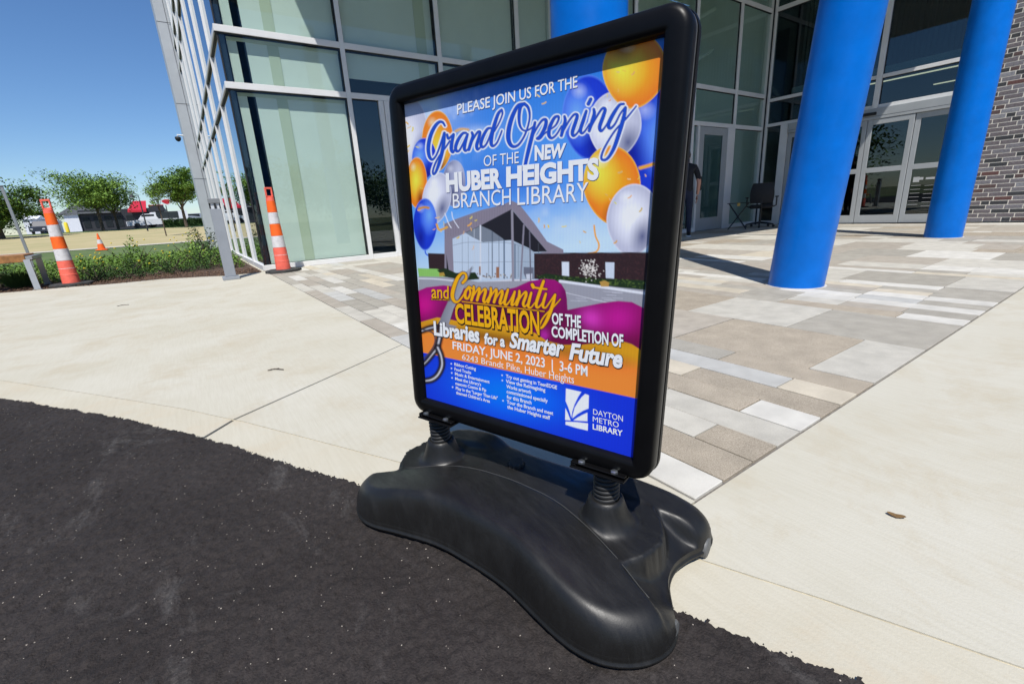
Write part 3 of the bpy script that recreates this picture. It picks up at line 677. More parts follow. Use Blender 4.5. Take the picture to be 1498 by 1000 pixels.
# ---------------------------------------------------------------- brick wall
bw = empty('brick_wall', (TX, 2.48, 0), label='purple brown brick wall with cream joints at right edge', cat='wall')
M['mortar'] = mat('cream mortar', (.80, .75, .66), .95, var=.15, vscale=30)
BC = [('dark purple brick', (.16, .14, .15)), ('grey brick', (.20, .19, .21)), ('brown brick', (.105, .066, .064)), ('charcoal brick', (.045, .047, .052)), ('light grey brick', (.26, .26, .285)), ('red brown brick', (.13, .06, .055))]
BM = [mat(n, c, .75, var=.30, vscale=40, bump=.5, bscale=120) for n, c in BC]
b = MB(); b.box((.0015, -6.5, 0.02), (.25, 0, 5.9)); b.build('mortar', M['mortar'], bw)
b = MB(); b.box((-.02, -6.5, -.01), (.004, 0, .018)); b.build('base_flashing', M['gasket'], bw)
ch_, cl = .0755, .243; rb = random.Random(4); bricks = []
for k in range(int(5.8/ch_)):
    z0 = .030+k*ch_; y = 0; off = (k % 3)*cl/3
    first = cl-off if off else cl
    while y < 6.4:
        ln = first if y == 0 else (cl if rb.random() > .14 else cl/2)
        if y+ln > 6.5: break
        bricks.append((-(y+ln), -y, z0, ln)); y += ln
bricks.sort(key=lambda q: 0 if (lambda p: p and -30 < p[0] < 1530 and -20 < p[1] < 1010)(px((TX, 2.48+(q[0]+q[1])/2, q[2]))) else 1)
bmesh_cache = {}
rest = MB()
for n, (y0, y1, z0, ln) in enumerate(bricks):
    mi = rb.choices(range(6), [40, 34, 8, 8, 6, 4])[0] if ln > .2 else rb.choice([0, 2, 3, 3])
    pr = rb.uniform(-.0005, .0015); hl = ln-.0145
    if n < 298:
        key = (round(hl, 3), mi)
        if key not in bmesh_cache:
            q = MB(); q.box((0, -hl/2, 0), (.05, hl/2, ch_-.0145), .002); o = q.build('brick', BM[mi], bw); bmesh_cache[key] = o.data
        else: o = bpy.data.objects.new('brick', bmesh_cache[key]); col.objects.link(o); o.parent = bw
        o.location = (-.002-pr, (y0+y1)/2, z0)
    else: rest.box((-.002-pr, y0+.007, z0), (.01, y1-.007, z0+ch_-.0145), 0, mi)
rest.build('bricks', BM, bw, kind='stuff')
# ================================================================ PORTABLE SIGN
UH = Vector((.316, -.949, 0)).normalized(); WH = Vector((-UH.y, UH.x, 0))
SO = UH*(-.585)+WH*.735
sign = empty('sidewalk_sign', (SO.x, SO.y, 0), math.atan2(UH.y, UH.x), label='black framed sidewalk sign on springs showing the grand opening poster', cat='sign')
M['plastic'] = mat('black moulded plastic', (.0115, .0112, .0108), .46, var=.25, vscale=7, bump=.05, bscale=300, spec=.42)
def scuffed():
    m = M['plastic']; nt = m.node_tree; p = nt.nodes['Principled BSDF']
    P = N(nt, 'ShaderNodeNewGeometry').outputs['Position']
    mp = N(nt, 'ShaderNodeMapping'); mp.inputs['Scale'].default_value = (14, 3, 3); mp.inputs['Rotation'].default_value = (0, 0, -.4); nt.links.new(P, mp.inputs[0])
    n = N(nt, 'ShaderNodeTexNoise', Scale=2.2, Detail=9., Roughness=.75); nt.links.new(mp.outputs[0], n.inputs['Vector'])
    r = N(nt, 'ShaderNodeMapRange'); r.inputs[1].default_value = .38; r.inputs[2].default_value = .72; r.inputs[3].default_value = .33; r.inputs[4].default_value = .62
    nt.links.new(n.outputs[0], r.inputs[0]); nt.links.new(r.outputs[0], p.inputs['Roughness'])
    # fine dust and hairline scratches
    mp2 = N(nt, 'ShaderNodeMapping'); mp2.inputs['Scale'].default_value = (90, 7, 7); mp2.inputs['Rotation'].default_value = (0, 0, .9); nt.links.new(P, mp2.inputs[0])
    n2 = N(nt, 'ShaderNodeTexNoise', Scale=1.5, Detail=3.); nt.links.new(mp2.outputs[0], n2.inputs['Vector'])
    r2 = N(nt, 'ShaderNodeValToRGB'); e = r2.color_ramp.elements; e[0].position = .70; e[0].color = (0, 0, 0, 1); e[1].position = .82; e[1].color = (.2, .2, .2, 1)
    nt.links.new(n2.outputs[0], r2.inputs[0])
    r3 = N(nt, 'ShaderNodeValToRGB'); e = r3.color_ramp.elements; e[0].position = .5; e[0].color = (0, 0, 0, 1); e[1].position = .8; e[1].color = (.12, .12, .12, 1)
    nt.links.new(n.outputs[0], r3.inputs[0])
    ad = N(nt, 'ShaderNodeMixRGB', blend_type='ADD'); ad.inputs['Fac'].default_value = 1; nt.links.new(r2.outputs[0], ad.inputs['Color1']); nt.links.new(r3.outputs[0], ad.inputs['Color2'])
    mx = N(nt, 'ShaderNodeMixRGB'); mx.inputs['Color2'].default_value = (.07, .07, .068, 1)
    old = p.inputs['Base Color'].links[0].from_socket
    nt.links.new(ad.outputs[0], mx.inputs['Fac']); nt.links.new(old, mx.inputs['Color1']); nt.links.new(mx.outputs[0], p.inputs['Base Color'])
scuffed()
M['frameblack'] = mat('black frame', (.0045, .0045, .005), .36, var=.2, vscale=20, spec=.16)
M['rubber'] = mat('black rubber', (.02, .02, .02), .6)
M['bolt'] = mat('zinc bolt', (.35, .38, .40), .35, metal=.9)
M['wheelgrey'] = mat('grey nylon wheel', (.10, .102, .10), .5)
M['edgegrey'] = mat('worn frame edge', (.13, .125, .115), .4, metal=.4)
# base outline (sign axes: x along the poster, y to the back)
OUT = [(0, -.165), (.10, -.175), (.19, -.198), (.25, -.213), (.30, -.217), (.345, -.207), (.385, -.180), (.411, -.140), (.413, -.095), (.388, -.045), (.368, .0), (.365, .045), (.378, .09), (.400, .135), (.402, .18), (.375, .212), (.33, .224), (.28, .220), (.19, .195), (.10, .175), (0, .168),
       (-.10, .175), (-.19, .195), (-.28, .220), (-.33, .224), (-.375, .212), (-.402, .18), (-.400, .135), (-.378, .09), (-.365, .045), (-.368, .0), (-.388, -.045), (-.413, -.085), (-.408, -.135), (-.385, -.175), (-.335, -.202), (-.28, -.205), (-.20, -.185), (-.10, -.165)]
def closed_spline(P, k=14):
    o = []; n = len(P)
    for i in range(n):
        p0, p1, p2, p3 = [np.array(P[(i+j-1) % n]) for j in range(4)]
        for s in range(k):
            t = s/k; o.append(.5*((2*p1)+(-p0+p2)*t+(2*p0-5*p1+4*p2-p3)*t*t+(-p0+3*p1-3*p2+p3)*t**3))
    return np.array(o)
ol = closed_spline(OUT)
st = .0042; gx = np.arange(-.44, .441, st); gy = np.arange(-.25, .251, st); X, Y = np.meshgrid(gx, gy); Pq = np.stack([X.ravel(), Y.ravel()], 1)
A = ol; B = np.roll(ol, -1, 0)
best = np.full(len(Pq), 9.); near = np.zeros_like(Pq); ins = np.zeros(len(Pq), bool)
for a_, b_ in zip(A, B):
    d = b_-a_; t = np.clip(((Pq-a_)@d)/(d@d+1e-12), 0, 1); q = a_+t[:, None]*d; dd = np.hypot(*(Pq-q).T); m_ = dd < best
    best[m_] = dd[m_]; near[m_] = q[m_]
    cond = ((a_[1] > Pq[:, 1]) != (b_[1] > Pq[:, 1]))
    with np.errstate(divide='ignore', invalid='ignore'): xi = (b_[0]-a_[0])*(Pq[:, 1]-a_[1])/(b_[1]-a_[1])+a_[0]
    ins ^= cond & (Pq[:, 0] < xi)
sdist = np.where(ins, best, 0).reshape(X.shape); inside = ins.reshape(X.shape)
def sst(a, b, x): t = np.clip((x-a)/(b-a), 0, 1); return t*t*(3-2*t)
au = np.abs(X)
ridge = -.003-.105*(np.clip(au, 0, .45)/.37)**2; hf = 1-sst(-.004, .004, Y-ridge)
wc_r = .150+.02*(au/.35)**2; dwr = np.abs(Y-wc_r); hr = (1-sst(.046, .062, dwr))*sst(.12, .22, au)
slab_z = .1405-.050*sst(.10, .43, au)
web = slab_z-.013-.045*sst(.28, .39, au)*(1-sst(.05, .15, np.abs(Y-.02)))-.016*sst(.05, .2, Y)*(1-hr)
rr = .030+.012*sst(.18, .40, au)+.012*(Y > .05)
xr = np.clip(sdist/rr, 0, 1); ex_ = 2.6-.7*sst(.15, .35, au); sh = np.clip(1-(1-xr)**ex_, 0, 1)**(1/ex_)
top = web+(slab_z-web)*hf; top = np.maximum(top, web+(slab_z-.002-web)*hr)
Z = .040+(top-.040)*sh
MY = .014
for mx_ in (-.250, .230):
    rad = np.hypot(X-mx_, Y-MY)
    flare = .108+(.170-.108)*np.exp(-(np.clip(rad-.034, 0, 1)/.013)**1.4); Z = np.where(rad < .12, np.maximum(Z, np.minimum(.170, flare)*(rad < .12)), Z)
    Z = np.where(rad < .0235, .160, Z)
for _ in range(2):
    Zp = np.pad(Z, 1, mode='edge'); Zs = (Zp[:-2, 1:-1]+Zp[2:, 1:-1]+Zp[1:-1, :-2]+Zp[1:-1, 2:]+2*Z)/6
    ww = np.clip((sdist-.012)/.02, 0, 1)*(1-np.clip(1-np.abs(np.minimum(np.hypot(X+.250, Y-MY), np.hypot(X-.230, Y-MY))-.03)/.02, 0, 1)); Z = Z*(1-ww)+Zs*ww
idx = np.arange(X.size).reshape(X.shape)
anyin = inside[:-1, :-1] | inside[1:, :-1] | inside[:-1, 1:] | inside[1:, 1:]
F = np.stack([idx[:-1, :-1][anyin], idx[:-1, 1:][anyin], idx[1:, 1:][anyin], idx[1:, :-1][anyin]], 1)
XY = Pq.copy(); o_ = ~ins; XY[o_] = near[o_]; Zf = Z.ravel().copy(); Zf[o_] = .040
used = np.unique(F); re = np.full(X.size, -1); re[used] = np.arange(len(used))
V = np.column_stack([XY[used], Zf[used]])
# skirt from the bulge line down to the floor, with the moulding lip
k0 = len(V); no = len(ol); nrm = np.roll(ol, -1, 0)-np.roll(ol, 1, 0); nrm = np.stack([nrm[:, 1], -nrm[:, 0]], 1); nrm /= np.linalg.norm(nrm, axis=1)[:, None]
rings = [(0.0, .0402), (.0015, .034), (.0005, .028), (.004, .0265), (.004, .0215), (-.002, .020), (-.004, .012), (-.010, .003), (-.03, .002)]
SK = np.concatenate([np.column_stack([ol+nrm*o1, np.full(no, z1)]) for o1, z1 in rings])
FS = []
for r_ in range(len(rings)-1):
    i = np.arange(no); j = (i+1) % no; FS.append(np.stack([r_*no+i, r_*no+j, (r_+1)*no+j, (r_+1)*no+i], 1))
base = numesh('base', np.concatenate([V, SK]), np.concatenate([re[F], np.concatenate(FS)+k0]), M['plastic'], sign, smooth=True, label='black X shaped ballast base with two long lobes')
# worn moulding line along the back edge of the front wing
M['wornline'] = mat('worn plastic line', (.04, .04, .038), .6)
us = np.linspace(-.30, .37, 60); pts = []
for u_ in us:
    y_ = -.003-.105*(abs(u_)/.37)**2; j_ = int(round((y_-.003-gy[0])/st)); i_ = int(round((u_-gx[0])/st)); pts.append((u_, y_-.003, float(Z[j_, i_])+.0002))
pts = [(p[0], p[1], sum(pts[max(0, min(59, i+k))][2] for k in (-2, -1, 0, 1, 2))/5+.0004) for i, p in enumerate(pts)]
b = MB(); b.tube(pts, .0011, 6); b.build('moulding_line', M['wornline'], sign, smooth=True)
# filler cap
b = MB(); n = 40; prof = []
for k in range(n): a = 2*math.pi*k/n; prof.append((.0205+.002*math.cos(10*a), a))
vs = [(r_*math.cos(a), r_*math.sin(a), z_) for z_, s_ in ((0, 1), (.010, 1), (.013, .86)) for r_, a in [(q*s_, a) for q, a in prof]]
b.add(vs, [(i, (i+1) % n, n+(i+1) % n, n+i) for i in range(n)]+[(n+i, n+(i+1) % n, 2*n+(i+1) % n, 2*n+i) for i in range(n)]+[tuple(range(2*n, 3*n))])
o = b.build('filler_cap', M['rubber'], sign, smooth=30); o.location = (-.040, .066, .1255)
# springs, brackets, bolts, wheels
for sx, bo in ((-.250, .028), (.230, -.002)):
    b = MB(); pts = []; T = 7.5; n = 180
    for k in range(n+1):
        a = 2*math.pi*T*k/n; pts.append((sx+.004*k/n+.0225*math.cos(a), MY-.004*(k/n)+.0225*math.sin(a), .163+(.239-.163)*k/n))
    b.tube(pts, .0046, 8); sp = b.build('spring', M['rubber'], sign, smooth=True)
    b = MB(); b.lathe([(.017, 0), (.017, .08)], (sx, MY, .159), 16); b.build('spring_core', M['frameblack'], sp, smooth=40)
    b = MB()
    bx = sx+bo; b.box((bx-.058, -.030, .2395), (bx+.058, .030, .2432), .001); b.box((bx-.058, -.026, .2436), (bx-.046, .034, .2475), .001); b.box((bx-.058, -.026, .2485), (bx+.058, .030, .2515), .001)
    br = b.build('bracket', M['frameblack'], sign)
    for dx in (-.035, .035):
        b = MB(); b.lathe([(.0075, 0), (.0075, .004), (.0045, .0055)], (sx+bo+dx, -.020, .2517), 6); b.build('bolt', M['bolt'], br, smooth=40)
for wx, wy in ((.396, .150), (.404, -.095)):
    b = MB(); b.lathe([(.006, -.012), (.020, -.009), (.023, -.005), (.023, .005), (.020, .009), (.006, .012)], (0, 0, 0), 24)
    o = b.build('wheel', M['wheelgrey'], sign, smooth=40); o.rotation_euler = (0, R(90), 0); o.location = (wx, wy, .0235)
# poster plane: the four corners in sign axes
PTL, PTR, PBR, PBL = [Vector(q) for q in ((-.240, .004, .976), (.3275, .006, .972), (.295, .0, .281), (-.272, -.001, .286))]
def PP(a, b, off=0.): 
    q = PTL*(1-a)*(1-b)+PTR*a*(1-b)+PBR*a*b+PBL*(1-a)*b
    return Vector((q.x, q.y-off, q.z))
def PPn(A_, B_, off=0.):
    c = [np.array(q) for q in (PTL, PTR, PBR, PBL)]
    q = ((1-A_)*(1-B_))[..., None]*c[0]+(A_*(1-B_))[..., None]*c[1]+(A_*B_)[..., None]*c[2]+((1-A_)*B_)[..., None]*c[3]
    q[..., 1] -= off; return q
# frame: a rounded snap profile swept round the poster, with rounded corners
PWm, PHm = .5677, .691
def frame_mesh():
    b = MB(); rc = .040; border = .038
    # path = inner opening corner rectangle grown outwards; profile (outward, towards viewer)
    prof = [(-.002, -.006), (-.002, .003), (.0, .011), (.003, .0145), (.009, .0158), (.027, .0150), (.034, .0115), (.0375, .004), (.038, -.006), (.037, -.0120), (.033, -.0125)]
    pts = []
    hw, hh = PWm/2, PHm/2
    # for each corner build an arc: outer edge rounds with radius rc, inner stays square
    path = []
    for cx, cy, a0 in ((1, 1, 0), (-1, 1, 90), (-1, -1, 180), (1, -1, 270)):
        for k in range(9): path.append((cx, cy, R(a0+90*k/8)))
    rings = []
    for cx, cy, a in path:
        ring = []
        for o1, v in prof:
            r0 = max(0., o1)     # inner square corner; outer quarter circle of growing radius
            sq = max(0, 1-max(0, o1)/border)
            x = cx*hw+r0*math.cos(a)*1.0; y = cy*hh+r0*math.sin(a)*1.0
            ring.append((x if o1 > 0 else cx*(hw+o1), y if o1 > 0 else cy*(hh+o1), v))
        rings.append(ring)
    vs = []
    for ring in rings:
        for x, y, v in ring:
            q = PP(x/PWm+.5, .5-y/PHm, v); vs.append(q)
    m_, n_ = len(rings), len(prof)
    fs = [(i*n_+j, ((i+1) % m_)*n_+j, ((i+1) % m_)*n_+j+1, i*n_+j+1) for i in range(m_) for j in range(n_-1)]
    b.add(vs, fs); return b
frame_mesh().build('frame', M['frameblack'], sign, smooth=50)
# rear half of the case, a little larger, and the worn metal strip between
def rim(o0, o1, v0, v1, m, name):
    b = MB(); vs = []; path = []
    hw, hh = PWm/2, PHm/2
    for cx, cy, a0 in ((1, 1, 0), (-1, 1, 90), (-1, -1, 180), (1, -1, 270)):
        for k in range(9): path.append((cx, cy, R(a0+90*k/8)))
    for cx, cy, a in path:
        for o_1, v in ((o0, v0), (o1, v0), (o1+.001, (v0+v1)/2), (o1, v1), (o0, v1)):
            q = PP((cx*hw+o_1*math.cos(a))/PWm+.5, .5-(cy*hh+o_1*math.sin(a))/PHm, v); vs.append(q)
    m_ = len(path); fs = [(i*5+j, ((i+1) % m_)*5+j, ((i+1) % m_)*5+(j+1) % 5, i*5+(j+1) % 5) for i in range(m_) for j in range(5)]
    b.add(vs, fs); return b.build(name, m, sign, smooth=50)
rim(.026, .0365, -.0125, -.0175, M['edgegrey'], 'edge_strip')
rim(.010, .0385, -.018, -.030, M['frameblack'], 'rear_frame')
b = MB(); b.add([PP(0-.01, -.01, -.024), PP(1.01, -.01, -.024), PP(1.01, 1.01, -.024), PP(-.01, 1.01, -.024)], [(0, 1, 2, 3)]); b.build('back_panel', M['frameblack'], sign)
M['beadgrey'] = mat('cover lip', (.30, .30, .28), .3, metal=.3)
b = MB()
e0, e1 = .0035, .0012
b.add([PP(.003, .9995, .0052), PP(.985, .9995, .0052), PP(.985, 1.002, .0068), PP(.003, 1.002, .0068)], [(0, 1, 2, 3)]); b.build('cover_lip', M['beadgrey'], sign)
# ================================================================ POSTER PRINT (drawn in the artwork's own drafting units, mapped once to the sheet)
def homography(src, dst):
    A = []; b = []
    for (x, y), (u, v) in zip(src, dst):
        A += [[x, y, 1, 0, 0, 0, -u*x, -u*y], [0, 0, 0, x, y, 1, -v*x, -v*y]]; b += [u, v]
    return np.append(np.linalg.solve(np.array(A, float), np.array(b, float)), 1).reshape(3, 3)
HQ = [(592, 152), (977, 52), (929, 671), (624, 582)]
H2P = homography(HQ, [(0, 0), (1, 0), (1, 1), (0, 1)]); P2H = np.linalg.inv(H2P)
def toab(x, y):
    q = H2P @ np.array([x, y, np.ones_like(x)]) if np.ndim(x) else H2P @ np.array([x, y, 1.]); return q[0]/q[2], q[1]/q[2]
CW, CH = 470, 585
A_, B_ = np.meshgrid((np.arange(CW))/(CW-1), (np.arange(CH))/(CH-1))
q = np.tensordot(P2H, np.stack([A_, B_, np.ones_like(A_)]), 1); GX, GY = q[0]/q[2], q[1]/q[2]
IMG = np.zeros((CH, CW, 3))
def srgb(c): c = np.array(c, float)/255; return np.where(c < .04045, c/12.92, ((c+.055)/1.055)**2.4)
def blend(mask, c):
    global IMG
    c = np.asarray(c, float); IMG = IMG*(1-mask[..., None])+c*mask[..., None]
def poly_mask(pts, soft=.5):
    P = np.array(pts, float); ins = np.zeros(GX.shape, bool); best = np.full(GX.shape, 1e9)
    x0, x1, y0, y1 = P[:, 0].min()-4, P[:, 0].max()+4, P[:, 1].min()-4, P[:, 1].max()+4
    sel = (GX > x0) & (GX < x1) & (GY > y0) & (GY < y1); gx, gy = GX[sel], GY[sel]
    i_ = np.zeros(gx.shape, bool); d_ = np.full(gx.shape, 1e9)
    for a, b in zip(P, np.roll(P, -1, 0)):
        d = b-a; t = np.clip(((gx-a[0])*d[0]+(gy-a[1])*d[1])/(d@d+1e-9), 0, 1)
        d_ = np.minimum(d_, np.hypot(gx-a[0]-t*d[0], gy-a[1]-t*d[1]))
        if a[1] != b[1]:
            c = (a[1] > gy) != (b[1] > gy); i_ ^= c & (gx < d[0]*(gy-a[1])/d[1]+a[0])
    m = np.zeros(GX.shape); m[sel] = np.clip(.5+np.where(i_, d_, -d_)/(2*soft), 0, 1); return m
def curve(P, k=8):
    P = [np.array(p, float) for p in P]; o = []
    for i in range(len(P)-1):
        p0 = P[max(i-1, 0)]; p1 = P[i]; p2 = P[i+1]; p3 = P[min(i+2, len(P)-1)]
        for s in range(k):
            t = s/k; o.append(.5*((2*p1)+(-p0+p2)*t+(2*p0-5*p1+4*p2-p3)*t*t+(-p0+3*p1-3*p2+p3)*t**3))
    o.append(P[-1]); return o
def stroke_dist(paths):
    """signed distance to the union of round-nibbed strokes; paths: lists of (x, y, r)"""
    D = np.full(GX.shape, 1e9)
    for P in paths:
        C = curve(P, 9)
        for p, q in zip(C[:-1], C[1:]):
            r = max(p[2], q[2])+7; x0, x1 = min(p[0], q[0])-r, max(p[0], q[0])+r; y0, y1 = min(p[1], q[1])-r, max(p[1], q[1])+r
            a0, b0 = toab(np.array([x0, x1, x0, x1]), np.array([y0, y0, y1, y1]))
            i0, i1 = max(0, int(a0.min()*CW)-1), min(CW, int(a0.max()*CW)+2); j0, j1 = max(0, int(b0.min()*CH)-1), min(CH, int(b0.max()*CH)+2)
            if i0 >= i1 or j0 >= j1: continue
            gx, gy = GX[j0:j1, i0:i1], GY[j0:j1, i0:i1]; d = q[:2]-p[:2]
            t = np.clip(((gx-p[0])*d[0]+(gy-p[1])*d[1])/(d@d+1e-9), 0, 1)
            dd = np.hypot(gx-p[0]-t*d[0], gy-p[1]-t*d[1])-(p[2]+(q[2]-p[2])*t)
            D[j0:j1, i0:i1] = np.minimum(D[j0:j1, i0:i1], dd)
    return D
def ink(D, c, grow=0., soft=.55): blend(np.clip(.5-(D-grow)/(2*soft), 0, 1), c)
def line(pts, r, c, soft=.5): ink(stroke_dist([[(x, y, r) for x, y in pts]]), srgb(c), 0, soft)
def lerp(a, b, t): return a+(b-a)*np.clip(t, 0, 1)[..., None]
rg = np.random.default_rng(8)
# sky
t = np.clip((GY-120+(GX-780)*.22)/260, 0, 1)
sk = lerp(srgb((40, 118, 212)), srgb((92, 160, 236)), t*1.6); sk = lerp(sk, srgb((190, 215, 240)), np.clip((t-.62)/.35, 0, 1))
IMG[:] = sk
cl = smooth_noise(rg, CH, CW, 60)*.5+smooth_noise(rg, CH, CW, 25)*.3+smooth_noise(rg, CH, CW, 10)*.2
blend(np.clip((cl-.42)*3, 0, 1)*np.exp(-((GX-640)/60)**2-((GY-180)/60)**2)*.8, srgb((220, 232, 248)))
blend(np.exp(-((GX-620)/50)**2-((GY-150)/45)**2)*.75, srgb((205, 222, 245)))
blend(np.exp(-((GX-745)/95)**2-((GY-262)/36)**2)*.65, srgb((38, 96, 200)))
blend(np.exp(-((GX-700)/20)**2-((GY-193)/9)**2)*.5, srgb((210, 225, 245)))
blend(np.clip((cl-.4)*2.2, 0, 1)*np.exp(-((GX-800)/70)**2-((GY-320)/30)**2)*.7, srgb((214, 226, 240)))
# balloons
BC_ = dict(o=((250, 160, 25), (255, 226, 70), (226, 104, 30), (130, 50, 10)), b=((24, 62, 205), (110, 165, 255), (20, 48, 190), (10, 22, 140)),
           w=((205, 206, 222), (242, 243, 250), (176, 178, 200), (92, 98, 135)), g=((146, 150, 180), (190, 194, 215), (120, 124, 158), (60, 66, 105)))
def balloon(cx, cy, rx, ry, k, rot=0., hl=(-.3, -.25), dk=(.45, .45)):
    c, s = math.cos(rot), math.sin(rot); u = ((GX-cx)*c+(GY-cy)*s)/rx; v = (-(GX-cx)*s+(GY-cy)*c)/ry
    uu = u*(1+.22*np.clip(v, 0, 1.2)**1.5); r = np.hypot(uu, v); sc = min(rx, ry)
    m = np.clip(.5+(1-r)*sc/1.0, 0, 1)
    base, hi, mid, dark = [srgb(q) for q in BC_[k]]
    colr = lerp(np.broadcast_to(base, IMG.shape), mid, (r-.3)*1.2)
    hd = np.hypot(uu-hl[0], (v-hl[1])*1.0); colr = lerp(colr, hi, np.clip(1-hd/.85, 0, 1)**1.1*1.0)
    dd = np.hypot((uu-dk[0])*1.1, (v-dk[1])); colr = lerp(colr, dark, np.clip(1-dd/.62, 0, 1)**1.05*1.0); gl = np.hypot((uu+.35)*1.6, (v+.62)*2.6); colr = lerp(colr, hi*.4+.6, np.clip(1-gl/.55, 0, 1)*.5)
    colr = lerp(colr, hi, np.clip((r-.93)/.07, 0, 1)*.5)
    blend(m, colr)
balloon(600, 192, 27, 50, 'w', hl=(-.2, .2), dk=(.7, .6))
balloon(641.5, 206, 23, 44, 'o', .0, (.1, .4), (.3, .9))
balloon(622, 232, 18, 30, 'b', .0, (-.4, -.1), (.3, .7))
balloon(665, 268, 17, 34, 'g', .05, (.4, -.6), (-.1, .5))
balloon(611, 267, 15, 37, 'o', .0, (-.1, -.1), (.35, .65))
balloon(640, 290, 21, 38, 'w', .15, (-.3, -.2), (.5, .35))
balloon(623, 328, 17.5, 38, 'b', .0, (.35, -.35), (-.4, .5))
balloon(962, 210, 52, 78, 'b', .0, (.15, -.1), (-.75, .2))
balloon(862, 172, 39, 62, 'b', .0, (-.45, -.1), (.2, .7))
balloon(900, 184, 39, 50, 'w', .1, (-.4, .1), (.6, .45))
balloon(929, 104, 47, 56, 'o', .12, (-.4, .0), (-.45, -.62))
balloon(896, 271, 42, 58, 'o', -.06, (-.45, -.35), (.0, .85))
balloon(927, 322, 39, 53, 'w', .1, (-.1, -.1), (.42, .42))
balloon(943, 380, 8, 10, 'o', 0)
line([(623, 367), (625, 372), (636, 378), (640, 386), (632, 394), (627, 400)], .9, (40, 90, 215))
line([(870, 330), (872, 345), (877, 358), (873, 368), (858, 372), (857, 380), (850, 386)], 1.3, (235, 165, 70))
line([(932, 375), (936, 384), (941, 392), (933, 397), (930, 402), (938, 408)], .9, (205, 208, 225))
# building picture
def R2(x, y): return (640+x/7.133, 290+y/7.133)
def fill(P, c, soft=.5, f=None): blend(poly_mask([(f(*p) if f else p) for p in P], soft), srgb(c))
wallc = (48, 32, 36)
fill([(627, 370), (655, 371), (655, 402), (629, 402)], wallc)
fill([(782, 370.5), (950, 369.5), (946, 414), (782, 408)], wallc)
nz = smooth_noise(rg, CH, CW, 2.2)
blend(poly_mask([(782, 371.5), (950, 370.5), (946, 414), (782, 408)])*np.clip((nz-.5)*1.4, 0, 1)*.5, srgb((86, 52, 54)))
line([(782, 370.2), (950, 369.2)], .5, (20, 16, 22))
fill([(80, 265), (200, 215), (470, 120), (680, 70), (780, 25), (860, 60), (1010, 250), (1150, 450), (1320, 535), (1320, 575), (1100, 575), (460, 290), (165, 420), (180, 780), (80, 765)], (132, 124, 138), f=R2)
for k in range(26):
    x0 = 90+k*27; line([R2(x0, 262-(x0-80)*.33+4), R2(x0, 420-(x0-80)*.40)], .16, (112, 104, 120))
fill([(100, 590), (125, 760), (102, 765)], (24, 22, 28), f=R2)
fill([(785, 118), (460, 285), (165, 425), (180, 860), (470, 870), (790, 900), (1010, 850), (1010, 570), (1150, 555)], (182, 196, 212), f=R2)   # glazing
fill([(780, 113), (460, 280), (300, 355), (480, 455), (780, 435), (960, 520), (1012, 560), (1152, 555)], (32, 30, 38), f=R2)         # soffit
fill([(460, 285), (300, 360), (380, 410), (470, 452), (560, 452), (700, 440), (690, 420), (560, 330)], (118, 126, 138), f=R2)
fill([(165, 425), (300, 368), (400, 420), (480, 460), (770, 440), (780, 830), (180, 860)], (186, 200, 216), f=R2)
fill([(780, 440), (960, 520), (1010, 560), (1010, 850), (790, 890)], (160, 174, 190), f=R2)
for x_, y0, y1, r_, c_ in ((265, 390, 800, .25, (120, 134, 150)), (328, 400, 760, .25, (120, 134, 150)), (390, 320, 800, .35, (190, 196, 206)), (455, 285, 850, 1.1, (206, 210, 218)), (540, 330, 800, .35, (120, 128, 140)), (578, 350, 820, .6, (70, 82, 98)),
                          (648, 400, 820, .4, (90, 104, 122)), (702, 440, 830, 1.1, (96, 112, 132)), (815, 480, 830, .8, (84, 98, 120)), (850, 500, 820, .4, (120, 134, 150)), (1060, 470, 560, .6, (60, 62, 70))):
    line([R2(x_, y0), R2(x_, y1)], r_, c_)
line([R2(170, 490), R2(300, 460), R2(480, 460), R2(780, 470), R2(1010, 555)], .25, (110, 122, 138)); line([R2(175, 665), R2(480, 668), R2(780, 660), R2(1010, 665)], .25, (120, 132, 148))
fill([(905, 715), (1010, 720), (1010, 845), (935, 850), (905, 780)], (104, 108, 124), f=R2); fill([(930, 790), (995, 785), (995, 840), (935, 845)], (196, 200, 212), f=R2)
fill([(618, 715), (650, 715), (650, 830), (618, 830)], (150, 104, 78), f=R2); fill([(440, 710), (456, 710), (456, 790), (440, 790)], (150, 104, 78), f=R2)
for k in range(34):
    x_ = 410+rg.random()*380; y_ = 775+rg.random()*60; fill([(x_, y_), (x_+12, y_), (x_+12, y_+14), (x_, y_+14)], [(120, 100, 90), (190, 180, 165), (90, 92, 104)][k % 3], f=R2)
fill([(480, 870), (790, 845), (1010, 845), (1020, 860), (700, 960), (300, 900)], (206, 206, 214), f=R2)
for x0, x1, y0, y1, r_, c_ in ((785, 795, 130, 895, 1.7, (140, 136, 148)), (908, 872, 280, 885, 1.2, (128, 124, 138)), (968, 978, 350, 860, .9, (96, 94, 108))):
    line([R2(x0, y0), R2((x0+x1)/2, (y0+y1)/2), R2(x1, y1)], r_, c_)
fill([(822.7, 382.8), (833.2, 382.9), (833.4, 404), (823, 403)], (208, 216, 226)); fill([(886.3, 383.4), (899.5, 383.6), (899, 407.4), (887, 406.5)], (196, 206, 220))
